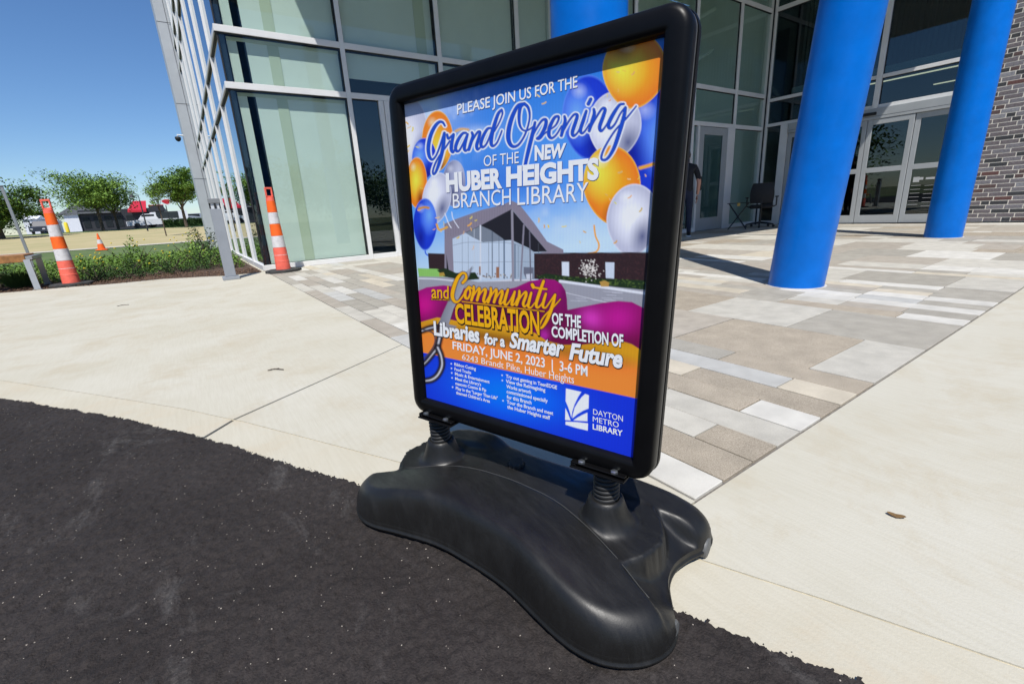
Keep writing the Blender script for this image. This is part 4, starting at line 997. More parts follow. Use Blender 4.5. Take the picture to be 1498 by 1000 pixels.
# ground, planting, road
fill([(612, 392), (640, 393), (660, 400), (661, 406), (614, 407)], (134, 188, 96)); fill([(613, 404), (665, 405), (700, 412), (790, 410), (850, 411), (945, 424), (943, 520), (614, 470)], (150, 150, 160))
fill([(640, 395), (652, 392), (668, 399), (696, 398), (702, 408), (680, 410), (650, 404)], (28, 46, 24)); fill([(786, 404), (800, 400), (850, 406), (946, 410), (945, 424), (850, 414), (790, 411)], (30, 48, 26))
blend(poly_mask([(786, 402), (850, 404), (946, 410), (945, 422), (850, 412), (790, 409)])*np.clip((nz-.55)*3, 0, 1)*.7, srgb((86, 110, 50)))
line([(612, 407), (640, 408), (668, 411)], 1.0, (206, 208, 214)); line([(820, 411), (870, 418), (945, 429)], 1.9, (218, 220, 228))
for k in range(12):
    x_ = 835+rg.random()*80; y_ = 425+rg.random()*20; line([(x_, y_), (x_+14, y_+.8)], .35, (188, 188, 198))
line([(829, 428), (905, 446)], .4, (205, 205, 212))
fill([(878, 412), (885, 410), (892, 413), (891, 419), (880, 419)], (180, 140, 70)); fill([(643, 399), (650, 398), (652, 403), (644, 404)], (170, 140, 60))
for k in range(150):
    x_ = 863+rg.normal()*7.; y_ = 394+rg.normal()*7.5
    m = np.clip(.5-(np.hypot(GX-x_, GY-y_)-.75)/1., 0, 1); blend(m, srgb((225, 218, 210)))
# ribbons and lower bands
RIB = [(608, 427), (625, 420), (650, 417), (700, 424), (738, 424), (755, 420), (775, 411), (797, 407.5), (812, 409), (822, 415), (828, 425), (830, 436), (831, 453), (850, 449), (880, 443), (905, 440), (925, 441.5), (946, 452), (946, 520), (936, 510), (925, 503), (912, 499), (890, 500), (870, 502), (850, 504), (825, 504), (800, 498), (784, 487), (760, 477), (720, 474), (690, 474), (655, 466), (640, 464), (612, 472)]
YEL = srgb((214, 152, 28)); ORA = srgb((242, 134, 52))
m = poly_mask([(608, 460), (700, 470), (800, 480), (946, 490), (944, 600), (600, 530)]); tt = np.clip((GY-(474+(GX-640)*.16))/30, 0, 1)
blend(m, lerp(np.broadcast_to(YEL, IMG.shape), ORA, tt*1.4))
m = poly_mask([tuple(p) for p in RIB]); v_ = np.clip((GY-425)/75, 0, 1)
rib = lerp(np.broadcast_to(srgb((150, 14, 110)), IMG.shape), srgb((112, 8, 66)), v_)
rib = lerp(rib, srgb((215, 60, 185)), np.exp(-((GX-866)/17)**2-((GY-466-(GX-866)*.1)/15)**2)*.95); rib = lerp(rib, srgb((196, 24, 150)), np.exp(-((GX-905)/28)**2-((GY-465)/22)**2)*.8)
rib = lerp(rib, srgb((205, 18, 140)), np.exp(-((GX-622)/18)**2-((GY-446)/17)**2)*.95); rib = lerp(rib, srgb((60, 4, 40)), np.exp(-((GX-735)/80)**2-((GY-455)/24)**2)*.85)
rib = lerp(rib, srgb((180, 40, 160)), np.exp(-((GX-797)/7)**2-((GY-490)/9)**2)*.9)
rib = lerp(rib, srgb((104, 10, 80)), np.exp(-((GX-826)/6)**2-((GY-432)/30)**2)*.7)
blend(m, rib)
def bandy(x): return 516+(x-622)*(583-516)/(935.5-622)
blend(np.clip(.5+(GY-bandy(GX))/1.0, 0, 1), lerp(np.broadcast_to(srgb((20, 50, 205)), IMG.shape), srgb((0, 118, 245)), np.exp(-((GX-745)/80)**2-((GY-575-(GX-745)*.2)/34)**2)*.95))
# scissors
def blade(P, c, edge=(210, 212, 220)):
    m = poly_mask(P); g_ = np.clip((GX-P[0][0]+GY*.3)%23/23, 0, 1); blend(m, lerp(np.broadcast_to(srgb(c), IMG.shape), srgb(edge), np.clip(g_, 0, 1)*.35))
blend(poly_mask([(693, 391), (680, 420), (664, 455), (655, 480), (640, 480), (650, 462), (668, 420), (683, 398)], 1.6)*.6, srgb((20, 14, 24)))
blade([(692, 389), (688, 402), (676, 428), (664, 452), (657, 474), (642, 473), (651, 452), (662, 428), (676, 404)], (120, 122, 134))
fill([(642, 473), (657, 474), (669, 477), (664, 482), (640, 482), (634, 478)], (150, 150, 158)); fill([(643, 470), (650, 476), (646, 482), (638, 480)], (84, 84, 94))
def ring(P, r):
    D = stroke_dist([[(x, y, rr_) for x, y, rr_ in P]]); ink(D, srgb((24, 20, 26)), 2.2, 1.6); ink(D, srgb((66, 64, 74)), 0); ink(D, srgb((196, 196, 204)), -r*.62, .7)
ring([(646, 478, 3.4), (644, 492, 3.2), (640, 508, 3.0), (633, 518, 2.6), (624, 529, 2.4), (615, 536, 2.3), (606, 539, 2.2)], 3)
ring([(641, 508, 3.0), (646, 521, 2.9), (647, 535, 3.0), (641, 548, 3.0), (632, 555, 3.0), (621, 557, 2.6)], 3)
ring([(638, 478, 2.6), (628, 480, 2.4), (617, 484, 2.2)], 2.4)
line([(620, 482), (634, 487), (637, 500), (630, 514), (620, 524), (612, 527)], 1.0, (70, 66, 76), .8)
# confetti
for k, (x_, y_) in enumerate([(690, 318), (697, 322), (690, 335), (679, 340), (688, 328), (693, 362), (671, 347), (789, 322), (797, 331), (803, 331), (826, 331), (856, 339), (849, 354), (901, 354), (888, 285), (893, 292), (901, 297), (922, 288), (938, 307), (905, 106), (927, 108), (905, 133), (889, 140), (893, 147), (914, 104), (788, 140), (797, 151), (600, 186), (605, 189), (598, 214), (612, 215), (597, 180), (636, 335), (646, 337), (650, 327), (641, 318), (614, 307), (618, 275), (866, 59), (945, 257), (935, 260), (908, 252), (921, 262), (597, 222)]):
    a = rg.random()*3; d = rg.uniform(1.2, 3.2); line([(x_-math.cos(a)*d, y_-math.sin(a)*d), (x_+.6, y_+.4), (x_+math.cos(a)*d, y_+math.sin(a)*d)], rg.uniform(.45, 1.1), (205+rg.integers(40), 160+rg.integers(50), 60+rg.integers(80)))
line([(937, 246), (948, 243), (957, 240)], 2.4, (235, 165, 50), 1.2); line([(668, 192), (676, 189), (686, 190)], 2.0, (215, 170, 110), 1.2); line([(614, 305), (622, 303), (628, 304)], 1.7, (200, 140, 60), .8); line([(652, 312), (657, 326), (661, 333)], .7, (220, 222, 232))
line([(662, 310), (664, 320), (672, 333)], .6, (220, 222, 232)); line([(640, 328), (644, 336), (655, 332)], 1.6, (222, 165, 70))
# soft dark glow under the small white lines
for x_, y_, w_, h_, a_ in ((700, 490, 70, 9, .55), (770, 503, 60, 9, .45), (870, 522, 55, 12, .5), (760, 520, 110, 7, .12), (830, 470, 32, 8, .4), (860, 490, 55, 9, .4)):
    blend(np.exp(-((GX-x_)/w_)**2-(((GY-y_-(GX-x_)*.17))/h_)**2)*a_, srgb((60, 20, 12)))
# --- script lettering: "Grand Opening"
def S1(P, f, k=1.1): return [(*f(x, y), r*k+.06) for x, y, r in P]
fg = lambda x, y: (610+x/8.333, 150+y/8.333)
fo = lambda x, y: (735+x/7.133, 130+y/7.133)
GR = [
 [(352, 285, .8), (325, 242, 1.2), (280, 240, 1.6), (225, 300, 2.0), (175, 410, 2.2), (150, 540, 2.2), (160, 650, 1.9), (195, 695, 1.3), (238, 655, .9), (275, 575, .9), (312, 470, 1.1), (345, 372, 1.4)],
 [(345, 372, 1.5), (338, 480, 2.0), (318, 600, 2.1), (280, 740, 1.9), (240, 845, 1.3), (212, 872, 1.0), (205, 830, .9), (235, 740, .9), (290, 640, .8), (360, 545, .8), (410, 470, .8)],
 [(378, 392, 1.3), (395, 440, 1.3), (440, 400, 1.0), (458, 392, 1.3), (435, 490, 2.0), (430, 570, 2.0), (450, 606, 1.3), (478, 560, .8)],
 [(608, 372, 1.2), (568, 378, 1.4), (515, 450, 1.9), (482, 540, 1.9), (492, 590, 1.5), (525, 585, 1.1), (568, 510, .9), (622, 395, 1.0)],
 [(628, 388, 1.3), (600, 480, 1.9), (588, 560, 1.8), (605, 590, 1.1), (640, 555, .8), (665, 480, .8)],
 [(680, 365, 1.2), (692, 410, 1.7), (668, 490, 1.9), (642, 575, 1.7)], [(648, 560, .8), (690, 460, .9), (745, 368, 1.2), (778, 362, 1.5), (765, 430, 1.9), (738, 520, 1.9), (748, 572, 1.4), (785, 545, .8)],
 [(908, 312, 1.1), (868, 325, 1.5), (818, 410, 1.9), (790, 500, 1.9), (808, 545, 1.4), (850, 515, 1.0), (893, 425, .9), (925, 330, 1.0)],
 [(1042, 92, 1.3), (1000, 140, 1.8), (955, 270, 2.2), (922, 400, 2.3), (915, 500, 2.0), (938, 532, 1.3), (985, 490, .9), (1025, 400, .8), (1045, 345, .7)], [(1042, 92, 1.3), (1052, 140, .8), (1015, 240, .7), (955, 350, .7)]]
OP = [
 [(232, 158, 1.8), (170, 180, 2.0), (112, 290, 2.5), (76, 420, 2.7), (72, 530, 2.6), (108, 598, 1.9), (168, 590, 1.3), (228, 510, 1.0), (272, 400, .9), (293, 290, 1.0), (278, 200, 1.5), (238, 158, 1.8)],
 [(232, 162, 1.6), (196, 195, 2.0), (182, 290, 1.8), (190, 380, 1.3), (225, 432, .9), (275, 432, .8), (330, 395, .8)],
 [(348, 352, 1.4), (322, 470, 2.2), (285, 620, 2.3), (255, 750, 2.0), (240, 832, 1.8)], [(300, 560, .7), (345, 450, .9), (418, 335, 1.3), (462, 328, 1.8), (452, 405, 2.2), (405, 490, 1.8), (368, 520, 1.2), (400, 520, 1.0), (445, 470, .8), (500, 432, .7)],
 [(498, 432, .7), (560, 385, .9), (592, 325, 1.1), (590, 290, 1.3), (550, 305, 1.7), (502, 400, 2.2), (492, 480, 2.1), (520, 516, 1.4), (570, 480, .9), (625, 390, .8)],
 [(655, 290, 1.3), (662, 340, 1.9), (640, 420, 2.1), (622, 490, 1.7)], [(628, 470, .8), (700, 340, 1.0), (755, 272, 1.3), (788, 280, 1.8), (772, 345, 2.1), (738, 450, 2.1), (748, 492, 1.5), (790, 460, .9), (830, 380, .8)],
 [(882, 235, 1.5), (852, 330, 2.1), (822, 425, 2.0), (835, 466, 1.4), (870, 440, .9), (915, 370, .8)], [(928, 112, 2.1), (904, 160, 2.1)],
 [(960, 215, 1.4), (965, 265, 2.0), (940, 350, 2.1), (912, 440, 1.7)], [(920, 420, .8), (980, 310, 1.0), (1045, 212, 1.3), (1078, 218, 1.8), (1060, 285, 2.1), (1022, 395, 2.1), (1035, 442, 1.5), (1075, 405, .9), (1120, 330, .8)],
 [(1272, 162, 1.2), (1225, 175, 1.6), (1155, 280, 2.2), (1112, 375, 2.2), (1130, 415, 1.5), (1180, 370, 1.0), (1235, 265, .9), (1290, 195, 1.2)], [(1290, 200, 1.5), (1272, 300, 2.3), (1222, 470, 2.4), (1165, 630, 2.1), (1102, 728, 1.5), (1050, 742, 1.2), (1040, 700, 1.1), (1080, 600, 1.0), (1180, 440, .9), (1300, 310, .9), (1402, 185, .6)]]
script = [S1(P, fg) for P in GR]+[S1(P, fo) for P in OP]
D = stroke_dist(script)
WH_ = srgb((226, 230, 242))
ink(D, WH_, 2.35, .7); ink(D, srgb((10, 20, 90)), .45, .5); ink(D, srgb((22, 74, 190)), .0, .5)
# --- "Community" and the rules under it
fc = lambda x, y: (640+x/7.49, 380+y/7.49)
CO = [
 [(283, 250, 1.6), (318, 205, 1.7), (315, 155, 1.3), (275, 145, 1.5), (225, 200, 2.1), (185, 300, 2.4), (168, 390, 2.3), (188, 448, 1.8), (228, 458, 1.3), (280, 400, 1.0), (322, 325, .9)],
 [(350, 295, 1.4), (312, 350, 1.8), (312, 410, 1.7), (340, 420, 1.3), (366, 360, 1.3), (355, 298, 1.2), (395, 320, .7)],
 [(403, 290, 1.3), (402, 350, 1.8), (378, 440, 1.7)], [(385, 420, .7), (430, 345, .9), (462, 308, 1.4), (463, 350, 1.8), (440, 440, 1.7)], [(448, 415, .7), (490, 348, .9), (527, 318, 1.4), (532, 350, 1.8), (510, 440, 1.7), (530, 462, 1.0), (570, 400, .7)],
 [(590, 308, 1.3), (590, 365, 1.8), (560, 462, 1.7)], [(570, 440, .7), (612, 365, .9), (648, 322, 1.4), (650, 370, 1.8), (625, 462, 1.7)], [(633, 440, .7), (680, 368, .9), (712, 335, 1.4), (715, 375, 1.8), (690, 460, 1.7), (702, 482, 1.0), (745, 430, .7)],
 [(778, 325, 1.4), (755, 400, 1.8), (740, 470, 1.7), (760, 492, 1.2), (800, 445, .9), (845, 360, 1.0)], [(852, 348, 1.4), (832, 430, 1.8), (820, 490, 1.6), (850, 480, .8), (880, 420, .7)],
 [(903, 340, 1.4), (900, 400, 1.8), (872, 492, 1.7)], [(880, 470, .7), (930, 388, .9), (972, 350, 1.4), (975, 390, 1.8), (945, 475, 1.7), (962, 512, 1.1), (1000, 470, .7)],
 [(1033, 360, 1.4), (1012, 440, 1.8), (1000, 508, 1.5), (1030, 520, .9), (1070, 470, .7)], [(1045, 272, 2.1), (1057, 298, 2.1)],
 [(1168, 232, 1.7), (1125, 355, 2.0), (1088, 475, 1.9), (1100, 522, 1.3), (1140, 490, .9), (1180, 420, .7)], [(1062, 300, 1.0), (1130, 312, 1.2), (1202, 320, .9)],
 [(1193, 370, 1.4), (1172, 440, 1.8), (1160, 505, 1.6), (1190, 522, 1.0), (1240, 455, .9), (1288, 385, 1.1)], [(1295, 380, 1.4), (1265, 500, 2.1), (1212, 640, 2.2), (1160, 728, 1.6), (1125, 742, 1.2), (1130, 695, 1.1), (1180, 610, .9), (1280, 510, .8), (1352, 430, .6)]]
D = stroke_dist([S1(P, fc) for P in CO]); D = np.minimum(D, stroke_dist([[(676.7, 440.7, .65), (735, 448, .65), (796.9, 455.2, .65)], [(632, 437.4, .5), (645, 437.9, .5), (658, 438.6, .5)]]))
ink(D, srgb((16, 6, 16)), 1.0, .9); GOLD = srgb((252, 168, 14)); ink(D, GOLD, 0, .5)
# emblem
fe = lambda p: (820+p[0]/11.76, 560+p[1]/11.76)
for P in ([(100, 90), (365, 150), (310, 235), (250, 360), (210, 480), (192, 592), (165, 490), (130, 390), (95, 310)], [(430, 185), (495, 205), (488, 435), (400, 470), (300, 530), (210, 605), (215, 550), (250, 420), (310, 320), (370, 240)],
          [(90, 425), (130, 510), (180, 640), (85, 632)], [(470, 505), (468, 655), (225, 640), (300, 590), (380, 545)], [(95, 660), (300, 670), (480, 690), (475, 815), (280, 770), (90, 712)]):
    fill([fe(p) for p in P], (228, 230, 240), .35)
for x_, y_ in ((660.7, 531.7), (661, 538.4), (661.4, 545.1), (661.9, 552.3), (662.6, 565.9), (735.1, 548.5), (735.4, 556.1), (736.4, 585.7)):
    blend(np.clip(.5-(np.hypot(GX-x_, GY-y_)-1.0)/1., 0, 1), srgb((225, 230, 245)))
# flute lines of the plastic sheet
IMG *= (1+.018*np.sin(A_*CW*2*math.pi/5.4))[..., None]
INK = 1.13
Vp = PPn(A_, B_, .0).reshape(-1, 3); ix = np.arange(CW*CH).reshape(CH, CW)
Fp = np.stack([ix[:-1, :-1].ravel(), ix[1:, :-1].ravel(), ix[1:, 1:].ravel(), ix[:-1, 1:].ravel()], 1)
mp_ = bpy.data.materials.new('poster print'); mp_.use_nodes = True; nt = mp_.node_tree; p = nt.nodes['Principled BSDF']
at = N(nt, 'ShaderNodeAttribute'); at.attribute_name = 'print'; nt.links.new(at.outputs['Color'], p.inputs['Base Color'])
p.inputs['Roughness'].default_value = .42; p.inputs['Specular IOR Level'].default_value = .35
poster = numesh('poster', Vp, Fp, mp_, sign, label='printed grand opening poster in blue, orange and magenta')
ca = poster.data.color_attributes.new('print', 'FLOAT_COLOR', 'POINT')
cc = np.ones((CW*CH, 4), np.float32); cc[:, :3] = np.clip(IMG.reshape(-1, 3)*INK, 0, .90); ca.data.foreach_set('color', cc.ravel())
# --- set type
def ptmat(n, c): return mat(n, tuple(min(.88, float(v)*INK) for v in srgb(c)), .45, spec=.35)
INKS = dict(w=ptmat('white ink', (228, 232, 244)), y=ptmat('golden ink', (252, 168, 14)), k=ptmat('dark shadow ink', (24, 12, 22)), n=ptmat('navy shadow ink', (24, 52, 140)))
def glyphs(text, bold, shear=0.):
    c = bpy.data.curves.new('t', 'FONT'); c.body = text; c.size = 1; c.offset = bold; c.resolution_u = 3; c.shear = shear; c.fill_mode = 'FRONT'
    o = bpy.data.objects.new('t', c); col.objects.link(o); bpy.context.view_layer.update()
    me = bpy.data.meshes.new_from_object(o.evaluated_get(bpy.context.evaluated_depsgraph_get()))
    V = np.array([v.co[:] for v in me.vertices]); F = [tuple(p.vertices) for p in me.polygons]
    bpy.data.objects.remove(o); bpy.data.meshes.remove(me); bpy.data.curves.remove(c); return V, F
CAP = glyphs('H', 0)[0][:, 1].max()
def setline(text, b0, b1, t0, t1, ink_='w', bold=0., shear=0., shadow=None, sh=(.7, .8), grow=0., off=.0006):
    """text between baseline points b0, b1 with cap-line points t0, t1"""
    V, F = glyphs(text, bold, shear); x0, x1 = V[:, 0].min(), V[:, 0].max(); s = (V[:, 0]-x0)/(x1-x0); t = V[:, 1]/CAP
    b0, b1, t0, t1 = [np.array(q, float) for q in (b0, b1, t0, t1)]
    P = (b0*(1-s)[:, None]+b1*s[:, None])*(1-t)[:, None]+(t0*(1-s)[:, None]+t1*s[:, None])*t[:, None]
    def put(P, V, F, off, m):
        a, b = toab(P[:, 0], P[:, 1]); q = PPn(a, b, off); mb = MB(); mb.add([tuple(v) for v in q], F); return mb.build('lettering', INKS[m], poster)
    if shadow:
        V2, F2 = glyphs(text, bold+grow, shear); s2 = (V2[:, 0]-x0)/(x1-x0); t2 = V2[:, 1]/CAP
        P2 = (b0*(1-s2)[:, None]+b1*s2[:, None])*(1-t2)[:, None]+(t0*(1-s2)[:, None]+t1*s2[:, None])*t2[:, None]
        put(P2+np.array(sh), V2, F2, off-.0003, shadow)
    return put(P, V, F, off, ink_)
setline('PLEASE JOIN US FOR THE', (670.3, 167.7), (846, 128), (670.3, 153), (846, 111), bold=.012, shadow='n', sh=(.5, .6))
setline('OF THE', (709, 243.6), (760.2, 238.6), (709, 228), (760.2, 221.8), shadow='n', sh=(.5, .6))
setline('NEW', (783.4, 234.4), (826.5, 229.5), (783.4, 214), (829.5, 210.6), bold=.045, shadow='n')
setline('HUBER', (654.2, 280), (736, 273.4), (653.4, 255), (735, 247), bold=.05, shadow='n')
setline('HEIGHTS', (741.8, 272), (877, 261), (741.8, 245.9), (877, 232.5), bold=.05, shadow='n')
setline('BRANCH', (664.2, 304.3), (748.5, 299.3), (663.4, 283.4), (748.5, 276), bold=.002, shadow='n', sh=(.6, .7))
setline('LIBRARY', (758.2, 299.8), (861, 293.9), (758.0, 275), (861.8, 266.7), bold=.002, shadow='n', sh=(.6, .7))
setline('and', (632.4, 435.6), (657.4, 436.6), (632.0, 416.5), (657.4, 418.2), 'y', .012, shadow='k', sh=(.3, .6), grow=.028)
setline('CELEBRATION', (667.4, 470.8), (790.2, 488.8), (666, 444), (789.5, 456.8), 'y', .03, shadow='k', sh=(.5, .7), grow=.035)
setline('OF THE', (808.5, 473), (850.8, 479), (808, 457.6), (850.8, 462), bold=.03, shadow='k', sh=(.3, .6), grow=.024)
setline('COMPLETION OF', (808, 491.7), (912.4, 507.3), (807.4, 476.8), (912.7, 489.5), bold=.03, shadow='k', sh=(.3, .6), grow=.024)
setline('Libraries', (636, 489), (702.2, 500.2), (635, 470), (702.2, 479), bold=.04, shadow='k', sh=(.3, .6), grow=.028)
setline('for a', (709, 501.8), (739.5, 506.8), (709.3, 487.3), (740, 491.5), bold=.04, shadow='k', sh=(.3, .6), grow=.028)
setline('Smarter', (746, 506.8), (825, 521.4), (747.5, 486.3), (826.5, 497.5), bold=.04, shear=.12, shadow='k', sh=(.3, .6), grow=.028)
setline('Future', (833.2, 524.1), (911, 537.2), (834.5, 502.1), (912, 512), bold=.04, shear=.15, shadow='k', sh=(.3, .6), grow=.028)
setline('FRIDAY, JUNE 2, 2023  |  3-6 PM', (663, 509.9), (860.3, 549.8), (662.7, 499.0), (860.3, 535.2), bold=.018)
setline('6243 Brandt Pike, Huber Heights', (676.8, 525.3), (840.4, 560.6), (676.8, 517.4), (840.4, 548.8))
for tx, x0, y0, x1, y1 in (('Ribbon Cutting', 665.4, 534.2, 697, 541.3), ('Food Trucks', 665.7, 541.3, 690, 546.9), ('Music & Entertainment', 666.3, 548.2, 717, 560.3), ("Meet the Library's", 666.6, 555.3, 704.4, 564.2), ('mascots Cosmo & Pip', 666.9, 562.2, 712, 572.5),
                           ('Play in the "Larger Than Life"', 667.5, 569.2, 728.8, 584.2), ("themed Children's Area", 667.9, 575.8, 717.4, 588.6)):
    setline(tx, (x0, y0), (x1, y1), (x0, y0-4.3), (x1, y1-4.5), bold=.022)
for tx, x0, y0, x1, y1 in (('Try out gaming in TeenEDGE', 740.8, 552, 815.7, 568.8), ('View the ReImagining', 740.8, 559.3, 798.5, 572.6), ('Works artwork', 741.5, 566.9, 778.3, 575.8), ('commissioned specially', 741.9, 574.3, 802, 588.4), ('for this Branch', 742.2, 582.2, 778.3, 591),
                           ('Tour the Branch and meet', 742.1, 589.5, 810, 606.5), ('the Huber Heights staff', 742.7, 596.7, 805.5, 613.2)):
    setline(tx, (x0, y0), (x1, y1), (x0, y0-4.9), (x1, y1-5.3), bold=.022)
setline('DAYTON', (868.5, 605.1), (912, 616.1), (868.5, 597.4), (912, 607.6)); setline('METRO', (868, 615.7), (905.9, 625), (868, 608.2), (905.9, 616.8)); setline('LIBRARY', (867.8, 626.8), (911.5, 637.3), (867.8, 619.2), (911.8, 629.2), bold=.025)
# ================================================================ STREET FURNITURE AND PROPS
M['orange'] = mat('orange cone plastic', (.90, .13, .01), .5, var=.12, vscale=12)
M['pinkorange'] = mat('faded orange plastic', (.86, .145, .095), .55, var=.14, vscale=14)
M['reflwhite'] = mat('white reflective tape', (.62, .60, .60), .45, var=.16, vscale=16)
M['scrape'] = mat('grime', (.08, .07, .06), .8)
M['rubberbase'] = mat('scuffed rubber base', (.045, .045, .043), .85, var=.5, vscale=20, bump=.4)
def channelizer(x, y, rz, label, orange, low, tilt=0.):
    t = empty('traffic_cone', (x, y, 0), rz, label=label, cat='cone', group='tall orange and white channelizer cones')
    t.rotation_euler = (0, tilt, rz)
    H = 1.27
    b = MB(); n = 8; R0 = .235; vs = []
    for z, r in ((.001, R0), (.034, R0), (.045, R0-.02)):
        for k in range(n): a = math.pi/8+2*math.pi*k/n; vs.append((r*math.cos(a)*1.15, r*math.sin(a), z))
    b.add(vs, [(k, (k+1) % n, n+(k+1) % n, n+k) for k in range(n)]+[(n+k, n+(k+1) % n, 2*n+(k+1) % n, 2*n+k) for k in range(n)]+[tuple(range(2*n, 3*n))]); b.build('base', M['rubberbase'], t)
    def rad(z): return .108-(z-.045)/(1.05-.045)*(.108-.062)
    def ringp(name, z0, z1, m, dr=0.): 
        b = MB(); b.lathe([(rad(z0)+dr-.003, z0), (rad(z0)+dr, z0+.003), (rad(z1)+dr, z1-.003), (rad(z1)+dr-.003, z1)], (0, 0, 0), 28); return b.build(name, m, t, smooth=40)
    ringp('body', .040, .38, low); ringp('lip', .165, .178, low, .003); ringp('lip', .262, .270, M['reflwhite'], .0015) if low is M['pinkorange'] else ringp('lip', .262, .272, low, .003)
    ringp('reflective_band', .383, .555, M['reflwhite'], .001); ringp('band', .558, .735, orange); ringp('reflective_band', .738, .905, M['reflwhite'], .001); ringp('band', .908, 1.075, orange)
    b = MB(); b.lathe([(.060, 1.075), (.056, 1.12), (.03, 1.125)], (0, 0, 0), 20); 
    for s in (-1, 1): b.box((s*.056, -.014, 1.10), (s*.036, .014, 1.265), .004)
    b.box((-.055, -.014, 1.245), (.055, .014, 1.272), .004); b.box((-.055, -.014, 1.10), (.055, .014, 1.15), .004)
    b.build('handle', low, t, smooth=40)
    return t
channelizer(1.150, 8.05, R(20), 'bright orange and white channelizer cone standing against the glass wall', M['orange'], M['pinkorange'])
c2 = channelizer(-1.60, 9.66, R(-10), 'faded orange and white channelizer cone beside the bench', M['orange'], M['pinkorange'])
# grey bollard light
M['bollgrey'] = mat('grey powder coat', (.27, .29, .32), .45, var=.06, vscale=5)
M['bollcap'] = mat('dark grey cap', (.20, .21, .22), .4)
M['lens'] = mat('clear lens', (.6, .62, .65), .2)
bl = empty('bollard', (.405, 7.80, 0), R(0), label='square grey bollard with slotted head at the corner of the planting bed', cat='bollard')
b = MB(); b.box((-.105, -.105, .001), (.105, .105, .045), .004); b.build('base_plate', M['bollgrey'], bl)
b = MB(); b.box((-.068, -.068, .0455), (.068, .068, .985), .005); b.build('post', M['bollgrey'], bl)
b = MB(); b.box((-.05, -.05, .986), (.05, .05, 1.058), .0); b.build('lens', M['lens'], bl)
for q in (((-.068, -.012, .986), (-.052, .012, 1.058)), ((-.012, -.068, .986), (.012, -.052, 1.058)), ((.052, -.012, .986), (.068, .012, 1.058))):
    b = MB(); b.box(*q); b.build('bracket', M['gasket'], bl)
b = MB(); b.box((-.070, -.070, 1.0585), (.070, .070, 1.12), .004); b.build('cap', M['bollcap'], bl)
# bench
M['bench_steel'] = mat('galvanised flat steel', (.36, .37, .37), .45, metal=.5, var=.08, vscale=6)
M['oak'] = mat('oiled timber', (.33, .15, .045), .55, var=.4, vscale=14)
bd = Vector((-.98, -.05, 0)).normalized()
be = empty('bench', (-1.93, 9.62, 0), math.atan2(bd.y, bd.x), label='backless park bench with timber slats and splayed grey steel legs, left edge', cat='bench')
def bar(b, p, q, wd, th):
    p, q = Vector(p), Vector(q); d = (q-p).normalized(); s = Vector((1, 0, 0)); n_ = d.cross(s).normalized()
    vs = [r_+s*a*wd/2+n_*c*th/2 for r_ in (p, q) for a, c in ((-1, -1), (1, -1), (1, 1), (-1, 1))]
    b.add(vs, [(0, 1, 2, 3), (7, 6, 5, 4), (0, 4, 5, 1), (1, 5, 6, 2), (2, 6, 7, 3), (3, 7, 4, 0)])
for fx in (.04, 2.2):
    b = MB()
    # local y runs away from the paving: front foot, raked front leg, top bar, rear leg
    bar(b, (fx, -.03, .46), (fx, -.85, .46), .07, .05); b.build('top_bar', M['bench_steel'], be)
    b = MB(); bar(b, (fx, .06, .001), (fx+.03, -.04, .435), .07, .045); b.box((fx-.05, .01, .001), (fx+.05, .12, .010)); b.build('leg', M['bench_steel'], be)
    b = MB(); bar(b, (fx, -.80, .001), (fx, -.72, .434), .07, .045); b.box((fx-.05, -.86, .001), (fx+.05, -.74, .010)); b.build('leg', M['bench_steel'], be)
for k in range(6):
    b = MB(); b.box((.085, -.075-k*.128, .405), (2.15, -.075-k*.128-.112, .512), .006); b.build('seat_slat', M['oak'], be)
# --- entrance: office chair, folding table, person
M['blackfab'] = mat('black mesh fabric', (.012, .012, .014), .7)
M['blackmetal'] = mat('black painted metal', (.015, .015, .016), .4)
ch = empty('office_chair', (11.35, 5.88, 0), R(117), label='black office chair on castors outside the entrance doors', cat='chair')
b = MB(); b.box((-.25, -.25, .44), (.25, .24, .53), .035); b.build('seat', M['blackfab'], ch, smooth=40)
b = MB(); vs = []; n = 9
for j in range(9):
    z = .56+j*.056; wdt = .235+.02*math.sin(j/8*3.1)-.035*(j/8)**3
    for i in range(n):
        u = -1+2*i/(n-1); vs.append((u*wdt, .20+.035*(1-u*u)+.03*math.sin(j/8*3), z)); 
k = len(vs); vs += [(x, y+.03, z) for x, y, z in vs]
fs = [(j*n+i, j*n+i+1, (j+1)*n+i+1, (j+1)*n+i) for j in range(8) for i in range(n-1)]
fs = fs+[tuple(k+q for q in reversed(f)) for f in fs]
rim_ = [i for i in range(n)]+[j*n+n-1 for j in range(1, 9)]+[8*n+i for i in range(n-2, -1, -1)]+[j*n for j in range(7, 0, -1)]
fs += [(rim_[i], rim_[(i+1) % len(rim_)], k+rim_[(i+1) % len(rim_)], k+rim_[i]) for i in range(len(rim_))]
b.add(vs, fs); b.build('backrest', M['blackfab'], ch, smooth=50)
b = MB(); b.tube([(0, .05, .43), (0, .26, .46), (0, .29, .62)], .02, 8); b.build('back_bracket', M['blackmetal'], ch, smooth=True)
for s in (-1, 1):
    b = MB(); b.tube([(s*.25, 0, .47), (s*.31, 0, .50), (s*.31, 0, .68)], .015, 8); b.box((s*.31-.04, -.13, .68), (s*.31+.04, .12, .71), .012); b.build('armrest', M['blackmetal'], ch, smooth=40)
b = MB(); b.tube([(0, 0, .10), (0, 0, .44)], .026, 10); b.build('gas_lift', M['blackmetal'], ch, smooth=40)
